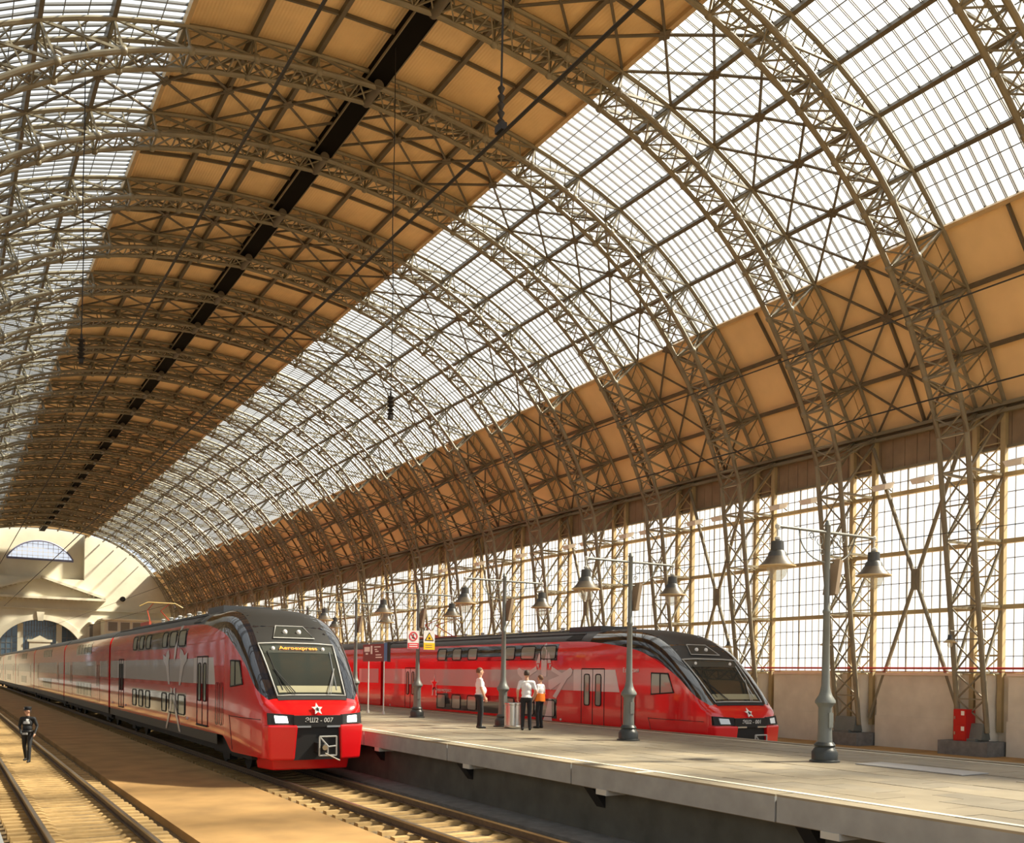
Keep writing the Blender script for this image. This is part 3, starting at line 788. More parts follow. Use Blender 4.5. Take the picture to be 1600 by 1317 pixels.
def resample(pts, a, b, n):
    L = [0.0]
    for p, q in zip(pts[:-1], pts[1:]): L.append(L[-1]+math.hypot(q[0]-p[0], q[1]-p[1]))
    out = []
    a *= L[-1]; b *= L[-1]
    for i in range(n):
        t = a+(b-a)*i/(n-1); k = 0
        while k < len(L)-2 and L[k+1] < t: k += 1
        f = (t-L[k])/max(1e-9, L[k+1]-L[k]); out.append((pts[k][0]+(pts[k+1][0]-pts[k][0])*f, pts[k][1]+(pts[k+1][1]-pts[k][1])*f))
    return out, L
def frac_at(pts, z):
    L = [0.0]
    for p, q in zip(pts[:-1], pts[1:]): L.append(L[-1]+math.hypot(q[0]-p[0], q[1]-p[1]))
    for k in range(len(pts)-1):
        if pts[k+1][1] >= z:
            f = (z-pts[k][1])/max(1e-9, pts[k+1][1]-pts[k][1]); return (L[k]+(L[k+1]-L[k])*f)/L[-1]
    return 1.0
def loft(stations, fr, n, name, m, parent, cap0=False, cap1=False, thick=0.0):
    """stations: list of s; fr(s)->(a,b) fractions of the half section; mirrored"""
    mb = MB(); rows = []
    for s in stations:
        pts = section(s); a, b = fr(s, pts); r, _ = resample(pts, a, b, n); rows.append((s, r))
    full = abs(fr(stations[-1], section(stations[-1]))[1]-1) < 1e-6
    for (s, r) in rows:
        if full: line = [(x, s, z) for x, z in r] + [(-x, s, z) for x, z in reversed(r[:-1])]
        else: line = [(x, s, z) for x, z in r]
        mb.v += line
    W_ = len(rows[0][1])*2-1 if full else n
    for i in range(len(rows)-1):
        for k in range(W_-1):
            a = i*W_+k; mb.f.append((a, a+1, a+W_+1, a+W_))
    if cap0 and full: mb.f.append(tuple(range(W_)))
    if cap1 and full: mb.f.append(tuple((len(rows)-1)*W_+k for k in range(W_)))
    if not full:
        nn = len(mb.v); mb.v += [(-x, y, z) for x, y, z in mb.v]; mb.f += [tuple(nn+i for i in reversed(q)) for q in mb.f]
    return mb.build(name, m, parent, smooth=True)
def side_pt(t, sgn, s, z, off):
    # point on the vertical body side
    W = WW(s); zs = ZT(s)-HH(s)
    if z > zs:
        p_ = PP(s); q = max(0, 1-((z-zs)/HH(s))**p_); W = W*q**(1/p_)
    elif z < 1.9: W = W*(1-0.03*((1.9-z)/2.2)**2)
    return (sgn*(W+off), s, z)
def decal(name, pts, m, parent, sgn, off=0.006, th=0.006, tess=True):
    mb = MB(); n = len(pts)
    mb.prism(pts, lambda a, b, t: side_pt(None, sgn, a, b, t), off, off+th)
    return mb.build(name, m, parent)
def band(name, s0, s1, z0, z1, m, parent, sgn, off, ns=14, nz=5, slant=0.0):
    mb = MB()
    for i in range(ns+1):
        for k in range(nz+1):
            z = z0+(z1-z0)*k/nz; s = s0+(s1-s0)*i/ns - (slant*(1-k/nz) if i == 0 else 0); mb.v.append(side_pt(None, sgn, s, z, off))
    for i in range(ns):
        for k in range(nz): a = i*(nz+1)+k; mb.f.append((a, a+1, a+nz+2, a+nz+1))
    nn = len(mb.v)
    # give thickness
    for i in range(ns+1):
        for k in range(nz+1):
            z = z0+(z1-z0)*k/nz; s = s0+(s1-s0)*i/ns - (slant*(1-k/nz) if i == 0 else 0); mb.v.append(side_pt(None, sgn, s, z, off-0.012))
    for i in range(ns):
        mb.f.append((i*(nz+1), nn+i*(nz+1), nn+(i+1)*(nz+1), (i+1)*(nz+1))); a = i*(nz+1)+nz; mb.f.append((a, a+nz+1, nn+a+nz+1, nn+a))
    for k in range(nz):
        mb.f.append((k, k+1, nn+k+1, nn+k)); a = ns*(nz+1)+k; mb.f.append((a, nn+a, nn+a+1, a+1))
    return mb.build(name, m, parent, smooth=True)
def loop(name, s0, s1, z0, z1, r, m, parent, sgn, off=0.012, rad=0.10):
    pts = []
    for (cs, cz, a0) in ((s1-rad, z1-rad, 0), (s0+rad, z1-rad, 90), (s0+rad, z0+rad, 180), (s1-rad, z0+rad, 270)):
        for a in (0, 30, 60, 90):
            t = math.radians(a0+a); pts.append(side_pt(None, sgn, cs+rad*math.cos(t), cz+rad*math.sin(t), off))
    return MB().poly(pts, r, 5, closed=True).build(name, m, parent, smooth=True)
UPW = [(17.25, 18.05), (15.8, 16.6), (14.35, 15.15), (11.25, 12.0), (9.75, 10.75), (8.3, 9.3)]
def windows(parent, sgn, wins, z0, z1, bandm=True, s_off=0.0):
    if bandm:
        for grp in (wins[:3], wins[3:]):
            pass
        band('window_band', min(a for a, b in wins)-0.12, max(b for a, b in wins)+0.12, z0-0.06, z1+0.06, M_MASK, parent, sgn, 0.004, ns=20)
    for (a, b) in wins:
        wn = band('window', a, b, z0, z1, M_WIN, parent, sgn, 0.010, ns=2, nz=4)
        loop('window_seal', a, b, z0, z1, 0.022, M_UNDER, parent, sgn, 0.012)
def door(parent, sgn, s0, s1, pale=True):
    mid = (s0+s1)/2
    band('door_panel', s0, s1, 2.46, 3.16, M_PALE, parent, sgn, 0.005, ns=2, nz=3)
    for (a, b) in ((s0, mid), (mid, s1)):
        band('door_leaf', a+0.015, b-0.015, 1.22, 3.20, M_PALE if False else M_RED, parent, sgn, 0.003, ns=1, nz=8)
        band('door_leaf_stripe', a+0.02, b-0.02, 2.46, 3.14, M_PALE, parent, sgn, 0.008, ns=1, nz=3)
        band('door_window', a+0.2, b-0.2, 1.95, 3.02, M_WIN, parent, sgn, 0.014, ns=1, nz=6)
        loop('door_window_seal', a+0.18, b-0.18, 1.93, 3.05, 0.022, M_UNDER, parent, sgn, 0.016, rad=0.08)
    for s in (s0, mid, s1):
        MB().poly([side_pt(None, sgn, s, 1.2+2.05*i/6, 0.006) for i in range(7)], 0.014, 4).build('door_gap', M_UNDER, parent)
    MB().poly([side_pt(None, sgn, s0+(s1-s0)*i/2, 3.25, 0.008) for i in range(3)], 0.02, 4).build('door_header', M_UNDER, parent)
    MB().poly([side_pt(None, sgn, s0+(s1-s0)*i/2, 1.20, 0.02) for i in range(3)], 0.03, 4).build('door_step', M_UNDER, parent)
def bogie(parent, yc):
    m = MB()
    for sx in (-1, 1):
        m.box(sx*1.05-0.08, sx*1.05+0.08, yc-1.6, yc+1.6, 0.42, 0.62); m.box(sx*1.05-0.12, sx*1.05+0.12, yc-0.35, yc+0.35, 0.3, 0.8)
    b = m.build('bogie_frame', M_UNDER, parent)
    for dy in (-1.25, 1.25):
        for sx in (-1, 1):
            wm_ = MB().lathe([(0.26, -0.06), (0.38, -0.06), (0.38, 0.04), (0.41, 0.04), (0.41, 0.07), (0.26, 0.07)], 20).build('wheel', M_UNDER, b, (sx*0.80, yc+dy, 0.52), smooth=True); wm_.rotation_euler.y = PI/2*sx
def star(r0, r1, cx=0, cz=0, n=5, rot=PI/2):
    return [(cx+(r0 if i % 2 == 0 else r1)*math.cos(rot+i*PI/n), cz+(r0 if i % 2 == 0 else r1)*math.sin(rot+i*PI/n)) for i in range(2*n)]
def add_text(body, size, m, parent, mw, name='lettering', **kw):
    o = link(name, text_mesh(body, size, m, **kw), parent); o.matrix_local = mw; return o
# airplane shaped graphic and small star figure, (s, z) outlines
PLANE = [
    [(9.6, 4.24), (9.42, 3.9), (9.42, 2.95), (9.80, 2.95), (9.80, 3.9), (9.75, 4.15)],
    [(9.95, 3.90), (10.15, 3.46), (9.90, 3.46), (9.88, 3.75)], [(9.30, 3.90), (9.12, 3.46), (9.36, 3.46), (9.36, 3.75)],
    [(10.12, 3.42), (9.95, 3.42), (9.98, 3.24)], [(9.10, 3.42), (9.26, 3.42), (9.22, 3.24)],
    [(10.15, 3.34), (10.85, 3.08), (11.4, 3.28), (11.55, 3.20), (11.50, 3.02), (11.2, 2.86), (10.85, 2.30), (10.62, 2.34), (10.82, 2.80), (10.72, 2.92), (10.10, 3.16)],
    [(9.08, 3.34), (8.38, 3.08), (7.85, 3.28), (7.70, 3.20), (7.75, 3.02), (8.05, 2.86), (8.75, 2.12), (8.98, 2.18), (8.45, 2.72), (9.15, 2.42), (9.28, 2.52), (9.28, 2.80), (8.55, 2.98), (9.10, 3.16)],
    [(9.25, 2.10), (9.05, 2.08), (9.02, 1.12), (9.70, 1.12), (9.46, 1.50)], [(9.55, 2.05), (9.75, 2.05), (10.2, 1.10), (9.95, 1.10)]]
PLANE = [[(a-0.55, b) for a, b in q] for q in PLANE]
SCISSOR = [
    [(9.13, 4.30), (9.30, 4.05), (9.42, 3.85), (9.75, 3.25), (9.95, 3.10), (10.02, 3.26), (9.85, 3.60), (9.58, 4.28)],
    [(11.85, 3.38), (11.35, 3.28), (11.2, 3.42), (10.9, 3.52), (10.72, 3.32), (10.9, 3.12), (10.65, 2.34), (10.9, 2.34), (11.3, 2.95), (11.75, 3.15)],
    [(7.95, 3.40), (8.4, 3.30), (8.6, 3.44), (8.95, 3.54), (9.1, 3.34), (8.95, 3.12), (9.2, 2.34), (8.95, 2.34), (8.5, 2.95), (8.05, 3.15)],
    [(11.3, 0.82), (11.05, 0.82), (10.35, 1.55), (10.2, 2.2), (10.5, 2.25), (10.6, 1.6)],
    [(8.85, 0.82), (9.1, 0.82), (9.85, 1.55), (10.05, 2.2), (9.75, 2.25), (9.6, 1.6)]]
def frange(a, b, n): return [a+(b-a)*i/n for i in range(n+1)]
def make_train(label, cx, tip, sy, sz, number, lit, sgn, gaps, graphic, led):
    t = tag(empty('train', (cx, tip, 1.22*(1-sz))), label, 'train', 'red double-deck trains')
    t.scale = (1, sy, sz)
    HL = 24.2
    st = frange(0, 0.7, 5) + frange(0.75, 3, 16)[0:] + frange(3.2, 8, 14) + frange(9, HL, 8)
    def frr(s, pts): return (0, 1.0 if s < 0.749 else 1.0)
    # head carriage: red shell (full section near the tip, then up to the black mask)
    tipst = [0, .015, .03, .05, .08, .12, .17, .23, .30, .36, .42]
    hd = loft(tipst, lambda s, p: (0, 1.0), 26, 'nose_shell', M_RED, t, cap0=True)
    rest = [0.42] + frange(0.5, 3, 20) + frange(3.2, 8, 14) + frange(9, HL, 8)
    body = loft(rest, lambda s, p: (0, min(0.999, frac_at(p, ZB(s)))), 18, 'head_carriage_body', M_RED, t)
    mk = loft([s for s in rest if s <= 6.3], lambda s, p: (min(0.999, frac_at(p, ZB(s))), 1.0), 18, 'nose_mask', M_MASK, t)
    rf = loft([s for s in rest if s >= 6.0], lambda s, p: (min(0.999, frac_at(p, ZB(s))), 1.0), 14, 'head_carriage_roof', M_ROOF, t, cap1=True)
    # grooves in the roof
    for x in (0.55, 1.15):
        for sx in (-1, 1): MB().poly([(sx*x, s, sec_z(s, x)+0.02) for s in frange(7, HL, 6)], 0.03, 4).build('roof_rib', M_ROOF, rf)
    MB().box(-0.8, 0.8, 6.6, 8.6, 4.66, 4.86).build('roof_box', M_ROOF, rf)
    for sx in (-1, 1):
        mb = MB(); mb.prism([(6.9, 4.33), (7.9, 4.33), (7.7, 4.52), (7.0, 4.52)], lambda a, b, tt: side_pt(None, sx, a, b, tt), 0.005, 0.03); mb.build('roof_vent', M_UNDER, rf)
    # windscreen
    def ws(s0, s1, xw, off, ns=10, nx=12):
        mb = MB()
        for i in range(ns+1):
            s = s0+(s1-s0)*i/ns; w_ = xw(s)
            for k in range(nx+1):
                x = -w_+2*w_*k/nx; mb.v.append((x, s-off*0.72, sec_z(s, x)+off*0.7))
        for i in range(ns):
            for k in range(nx): a = i*(nx+1)+k; mb.f.append((a, a+1, a+nx+2, a+nx+1))
        return mb
    xw = lambda s: 0.95+0.10*(s-0.48)
    wsc = ws(0.48, 1.86, xw, 0.012).build('windscreen', M_WSCREEN, t, smooth=True)
    fpts = [(sx*xw(s), s-0.02, sec_z(s, xw(s))+0.02) for sx, s in [(1, .48), (1, .8), (1, 1.2), (1, 1.6), (1, 1.86)]]
    fpts += [(x, 1.86-0.02, sec_z(1.86, x)+0.02) for x in (0.6, 0, -0.6)]
    fpts += [(-xw(s), s-0.02, sec_z(s, xw(s))+0.02) for s in (1.86, 1.6, 1.2, .8, .48)]
    fpts += [(x, .48-0.02, sec_z(.48, x)+0.02) for x in (-0.6, 0, 0.6)]
    MB().poly(fpts, 0.022, 6, closed=True).build('windscreen_frame', M_LGREY, wsc)
    ws(1.56, 1.78, lambda s: xw(s)-0.06, 0.020, 3).build('display_panel', mat('display_grey', (0.055, 0.06, 0.052), 0.25), wsc, smooth=True)
    ws(0.56, 0.72, lambda s: xw(s)-0.08, 0.018, 2).build('dashboard_strip', mat('dash_olive', (0.33, 0.31, 0.20), 0.3), wsc, smooth=True)
    sl_ = math.atan2(ZT(1.78)-ZT(1.56), 0.22)
    for x in (-0.72, 0.72):
        lb = MB().ell((0, 0, 0), (0.055, 0.03, 0.055), 10, 6).build('marker_lamp', M_SIGNWHITE, wsc, (x, 1.64, sec_z(1.67, x)+0.03), smooth=True)
    if led:
        zc = sec_z(1.67, 0); R = Matrix.Translation((0.0, 1.635, zc+0.045)) @ Matrix.Rotation(sl_, 4, 'X')
        add_text('Aeroexpress', 0.185, M_LED, wsc, R @ Matrix.Scale(1.15, 4, V((1,0,0))), name='display_lettering', extrude=0.003)
    ws(1.90, 5.8, lambda s: 1.08, 0.004, 16, 10).build('nose_cap', M_MATTE, t, smooth=True)
    # wipers
    for sx in (-1, 1):
        w1 = [(sx*0.45, 0.42, sec_z(0.48, 0.5)+0.06), (sx*0.86, 1.10, sec_z(1.1, 0.86)+0.06)]
        wp = MB(); wp.tube(w1[0], w1[1], 0.014, 5); wp.tube((sx*0.52, 0.42, sec_z(.48, .6)+0.06), w1[1], 0.010, 5)
        wp.tube((sx*0.76, 0.6, sec_z(0.6, 0.76)+0.04), (sx*0.90, 1.58, sec_z(1.58, 0.9)+0.05), 0.012, 5); wp.build('wiper', M_CHROME if sx > 0 else M_UNDER, wsc)
    ws(0.35, 0.49, lambda s: 0.98-0.2*(0.49-s), 0.014, 3).build('wiper_cowl', M_UNDER, t, smooth=True)
    # roof camera housing
    hs = ws(2.02, 2.48, lambda s: 0.60-0.20*(s-2.02)/0.46, 0.02, 3, 6).build('camera_housing', mat('housing_grey', (0.035, 0.037, 0.032), 0.3), t, smooth=True)
    pp = [(sx*wv, s-0.02, sec_z(s, wv)+0.03) for sx, s, wv in ((1, 2.02, .60), (1, 2.48, .40), (-1, 2.48, .40), (-1, 2.02, .60))]
    MB().poly(pp, 0.016, 5, closed=True).build('housing_frame', M_LGREY, hs)
    for x in (-0.2, 0.2): MB().ell((0,0,0), (0.07, 0.05, 0.07), 10, 6).build('camera_lens', M_SIGNWHITE, hs, (x, 2.20, sec_z(2.22, x)+0.04), smooth=True)
    # mask side glass (lighter line along the pillar)
    # bumpers
    for sx in (-1, 1):
        b = MB(); X_ = lambda a: sx*a
        v = [(X_(.58), -.16, 1.50), (X_(1.32), .06, 1.50), (X_(1.40), 0.75, 1.50), (X_(.58), 0.75, 1.50), (X_(.64), -.10, .62), (X_(1.25), .08, .62), (X_(1.34), .75, .62), (X_(.64), .75, .62)]
        b.add(v, [(0,1,2,3),(4,7,6,5),(0,4,5,1),(1,5,6,2),(2,6,7,3),(3,7,4,0)])
        bo = b.build('bumper', M_REDBR, t); bv = bo.modifiers.new('bevel', 'BEVEL'); bv.width = 0.05; bv.segments = 3
        hb = MB(); v = [(X_(.66), -.09, 1.52), (X_(1.29), .11, 1.52), (X_(1.30), .20, 1.80), (X_(.66), -.04, 1.76), (X_(.66), .4, 1.52), (X_(1.27), .5, 1.52), (X_(1.27), .6, 1.78), (X_(.66), .4, 1.74)]
        hb.add(v, [(0,1,2,3),(4,7,6,5),(0,4,5,1),(1,5,6,2),(2,6,7,3),(3,7,4,0)]); ho = hb.build('headlight_housing', M_UNDER, t)
        MB().add([(X_(.82), -.065, 1.56), (X_(1.12), .035, 1.56), (X_(1.14), .10, 1.74), (X_(.84), -.005, 1.72), (X_(.82), 0, 1.56), (X_(1.12), .12, 1.56), (X_(1.14), .2, 1.74), (X_(.84), 0.08, 1.72)], [(0,1,2,3),(4,7,6,5),(0,4,5,1),(1,5,6,2),(2,6,7,3),(3,7,4,0)]).build('headlight', M_HEAD if lit else M_HEADOFF, ho)
    MB().box(-0.67, 0.67, -0.09, 0.2, 1.45, 1.74).build('number_plate', M_UNDER, t)
    Rf = Matrix.Translation((0, -0.098, 1.62)) @ Matrix.Rotation(PI/2, 4, 'X')
    add_text(number, 0.17, M_WTXT, t, Rf, name='number_lettering', extrude=0.003, shear=0.12)
    for sx in (-1, 1): MB().box(sx*0.42-0.2, sx*0.42+0.2, -0.12, 0.1, 1.44, 1.485).build('chrome_bar', M_CHROME, t)
    so = MB().prism(star(0.155, 0.07), lambda a, b, tt: (a, b*0.75+tt-0.06, b), 0, 0.03).build('star_badge', M_WTXT, t, (0, 0.08, 1.90))
    MB().prism(star(0.055, 0.025), lambda a, b, tt: (a, b*0.75+tt-0.085, b), 0, 0.03).build('star_centre', M_UNDER, so)
    # coupler recess and coupler
    MB().box(-0.64, 0.64, -0.02, 0.75, 0.62, 1.46).build('coupler_recess', M_UNDER, t)
    cp = MB(); cp.box(-0.10, 0.10, -0.30, 0.0, 0.82, 1.06)
    cpo = cp.build('coupler', M_UNDER, t)
    fr_ = MB()
    for a, b in (((-.05, 1.22), (.42, 1.22)), ((.42, 1.22), (.42, .74)), ((.42, .74), (-.05, .74)), ((-.05, .74), (-.05, 1.22)), ((-.05, 1.22), (.2, .96)), ((.2, .96), (.42, .98)), ((.18, .96), (.18, .74))):
        fr_.tube((a[0], -.30, a[1]), (b[0], -.30, b[1]), 0.022, 5)
    fr_.build('coupler_frame', M_LGREY, cpo)
    MB().tube((0.05, -0.45, 0.95), (0.1, -0.28, 0.98), 0.07, 8).build('coupler_cone', M_CHROME, cpo, smooth=True)
    MB().tube((0.10, -0.34, 0.80), (0.46, -0.46, 0.62), 0.018, 5).build('uncoupling_lever', M_CHROME, cpo)
    sp = MB(); v = [(-1.08, .42, .66), (1.08, .42, .66), (1.28, 1.3, .66), (-1.28, 1.3, .66), (-1.04, .48, .33), (1.04, .48, .33), (1.22, 1.3, .33), (-1.22, 1.3, .33)]
    sp.add(v, [(0,1,2,3),(4,7,6,5),(0,4,5,1),(1,5,6,2),(2,6,7,3),(3,7,4,0)]); so_ = sp.build('snow_plough', M_REDBR, t); bv = so_.modifiers.new('bevel', 'BEVEL'); bv.width = 0.04; bv.segments = 2
    # underframe and skirt of the head carriage
    MB().box(-1.40, 1.40, 1.2, HL-0.3, 0.55, 1.06).build('underframe', M_UNDER, t)
    for sx in (-1, 1): band('skirt', 4.2, HL, 0.76, 1.07, M_SKIRT, body, sx, -0.004, ns=6, nz=2)
    bogie(t, 4.6); bogie(t, HL-4)
    # side details of the head carriage
    for sx in (-1, 1):
        windows(body, sx, UPW, 3.62, 4.13); windows(body, sx, UPW, 1.40, 2.03)
        band('grey_stripe', 6.9, HL-0.05, 2.44, 3.20, M_GREY, body, sx, 0.0035, ns=16, nz=3)
        band('pale_panel', 4.65, 7.1, 2.44, 3.22, M_PALE, body, sx, 0.0045, ns=6, nz=3, slant=0.25)
        band('pale_panel', 20.0, 22.0, 2.44, 3.20, M_PALE, body, sx, 0.0045, ns=3, nz=3)
        door(body, sx, 5.25, 6.6); door(body, sx, 20.4, 21.6)
        # cab window
        cw = MB(); cwp = [(1.72, 2.50), (2.75, 2.42), (2.75, 3.12), (1.98, 3.10)]
        cw.prism(cwp, lambda a, b, tt: side_pt(None, sx, a, b, tt), 0.004, 0.022); cwo = cw.build('cab_window', M_WIN, body)
        MB().poly([side_pt(None, sx, a, b, 0.014) for a, b in cwp], 0.03, 5, closed=True).build('window_seal', M_UNDER, body)
        MB().poly([side_pt(None, sx, 2.33, 2.46, 0.02), side_pt(None, sx, 2.33, 3.11, 0.02)], 0.025, 5).build('window_bar', M_UNDER, body)
        for hs_ in (3.55, 4.0): loop('grab_rail', hs_, hs_+0.28, 1.32, 2.5, 0.009, M_UNDER, body, sx, 0.02, rad=0.12)
        MB().poly([side_pt(None, sx, 2.6+0.15*i/4*4, z, 0.003) for i, z in enumerate((0.72, 1.2, 1.65))], 0.010, 4).build('panel_gap', M_UNDER, body)
        MB().poly([side_pt(None, sx, s, 1.62, 0.003) for s in (0.5, 1.2, 2.0, 2.9)], 0.010, 4).build('panel_gap', M_UNDER, body)
        for s in (7.9, 19.8, 23.4): MB().ell(side_pt(None, sx, s, 1.32, 0.01), (0.03, 0.06, 0.05), 8, 5).build('side_marker', M_PALE, body)
    for pts in (PLANE if graphic == 'plane' else SCISSOR): decal('livery_graphic', pts, M_PALE, body, sgn, 0.016, 0.005)
    if graphic == 'plane':
        fz = lambda s, z, rz: Matrix.Translation(side_pt(None, sgn, s, z, 0.012)) @ Matrix.Rotation(-PI/2, 4, 'Z') @ Matrix.Rotation(PI/2, 4, 'X')
        add_text('Евразия', 0.22, M_WTXT, body, fz(3.8, 3.20, 0), name='name_lettering', extrude=0.002)
        add_text('аэроэкспресс', 0.22, M_WTXT, body, fz(17.4, 2.22, 0), name='name_lettering', extrude=0.002)
        decal('star_emblem', star(0.46, 0.20, 18.35, 2.50), M_PALE, body, sgn, 0.014, 0.004)
        decal('star_emblem_centre', star(0.30, 0.13, 18.35, 2.50), M_RED, body, sgn, 0.018, 0.003)
        decal('star_emblem_leg', [(18.07, 1.95), (18.21, 1.95), (18.30, 2.3), (18.40, 2.3), (18.49, 1.95), (18.63, 1.95), (18.5, 2.4), (18.2, 2.4)], M_PALE, body, sgn, 0.014, 0.004)
    # pantograph at the rear of the head carriage
    pg = MB(); yb = HL-3.5; zt = 4.74
    for sx in (-1, 1):
        pg.tube((sx*0.45, yb, zt+0.18), (sx*0.3, yb+1.5, zt+0.75), 0.025, 6); pg.tube((sx*0.3, yb+1.5, zt+0.75), (sx*0.35, yb-0.2, zt+0.98), 0.02, 6)
        pg.box(sx*0.5-0.05, sx*0.5+0.05, yb-0.3, yb+1.8, zt, zt+0.18)
    pgo = pg.build('pantograph', mat('pantograph_red', (0.62, 0.10, 0.05), 0.5), t)
    MB().poly([(-0.95, yb-0.2, zt+0.82), (-0.6, yb-0.2, zt+1.0), (0.6, yb-0.2, zt+1.0), (0.95, yb-0.2, zt+0.82)], 0.03, 6).build('collector_bow', mat('collector_ochre', (0.60, 0.42, 0.14), 0.5), pgo, smooth=True)
    for i in range(6):
        for sx in (-1, 1): MB().lathe([(0.05, 0), (0.10, 0.06), (0.05, 0.1), (0.10, 0.16), (0.05, 0.2)], 8).build('roof_insulator', M_LGREY, rf, (sx*0.5, 9.5+1.6*i, 4.70))
    # trailing carriages
    prev = HL
    for ci, ge in enumerate(gaps):
        y0 = prev+0.45; L = ge-y0-0.0
        # gangway
        MB().box(-1.25, 1.25, prev-0.02, y0+0.02, 0.75, 4.30).build('gangway', M_UNDER, t)
        cs = 12.0   # use constant section
        def cl(a, b, name, m, par):
            mb = MB(); pts, _ = resample(section(cs), a, b, 16)
            line = [(x, z) for x, z in pts]
            for yy in (y0, y0+L):
                for x, z in line: mb.v.append((x, yy, z))
                for x, z in line: mb.v.append((-x, yy, z))
            n_ = len(line)
            for q in (0, n_):
                for k in range(n_-1): mb.f.append((q+k, q+k+1, q+k+1+2*n_, q+k+2*n_))
            for e in (0, 2*n_): mb.f.append(tuple(e+k for k in range(n_)) + tuple(e+n_+k for k in reversed(range(n_))))
            return mb.build(name, m, par, smooth=True)
        fb = frac_at(section(cs), 4.28)
        cb = cl(0, fb, 'carriage_body', M_RED, t); cl(fb, 1.0, 'carriage_roof', M_ROOF, t)
        MB().box(-1.40, 1.40, y0+0.3, y0+L-0.3, 0.55, 1.06).build('underframe', M_UNDER, t)
        bogie(t, y0+3.2); bogie(t, y0+L-3.2)
        def sp2(s, z, off, sg): return side_pt(None, sg, 12.0, z, off)
        sg = sgn
        def bnd(name, s0, s1, z0, z1, m, off):
            mb = MB(); q = []
            for s in (s0, s1):
                for k in range(4):
                    z = z0+(z1-z0)*k/3; p = side_pt(None, sg, 12.0, z, off); q.append((p[0], s, p[2]))
            mb.v = q; mb.f = [(k, k+1, k+5, k+4) for k in range(3)]
            nn = len(mb.v); mb.v += [(p[0]-sg*0.012, p[1], p[2]) for p in q]; mb.f += [(nn+k, nn+k+4, nn+k+5, nn+k+1) for k in range(3)]
            mb.f += [(0, 4, nn+4, nn), (3, nn+3, nn+7, 7)]
            return mb.build(name, m, cb)
        bnd('grey_stripe', y0+0.3, y0+L-0.3, 2.44, 3.20, M_GREY, 0.0035)
        bnd('skirt', y0, y0+L, 0.76, 1.07, M_SKIRT, 0.002)
        ctr = y0+L/2
        for (za, zb) in ((3.62, 4.13), (1.40, 2.03)):
            bnd('window_band', ctr-3.3, ctr+3.3, za-0.06, zb+0.06, M_MASK, 0.005)
            for i in range(5): bnd('window', ctr-3.15+i*1.3, ctr-3.15+i*1.3+0.95, za, zb, M_WIN, 0.012)
        for dc in (y0+3.6, y0+L-3.6):
            bnd('door_panel', dc-0.95, dc+0.95, 2.44, 3.20, M_PALE, 0.006)
            bnd('door_leaf', dc-0.65, dc-0.01, 1.22, 3.2, M_RED, 0.008); bnd('door_leaf', dc+0.01, dc+0.65, 1.22, 3.2, M_RED, 0.008)
            for q in (-0.33, 0.33): bnd('door_window', dc+q-0.14, dc+q+0.14, 1.95, 3.02, M_WIN, 0.016)
        prev = ge
    return t
make_train('red double-deck train at the left with lit headlights and orange display', 8.64, 24.5, 1.04, 1.05, 'ЭШ2 - 007', True, -1, [43.4, 66.5, 90, 113, 133], 'scissor', True)
make_train('red double-deck train standing beyond the platform with unlit headlights and large plane graphic', 20.85, 20.9, 0.985, 0.955, 'ЭШ2 - 001', False, -1, [47.5, 70.5, 93.5, 116.5, 140], 'plane', False)

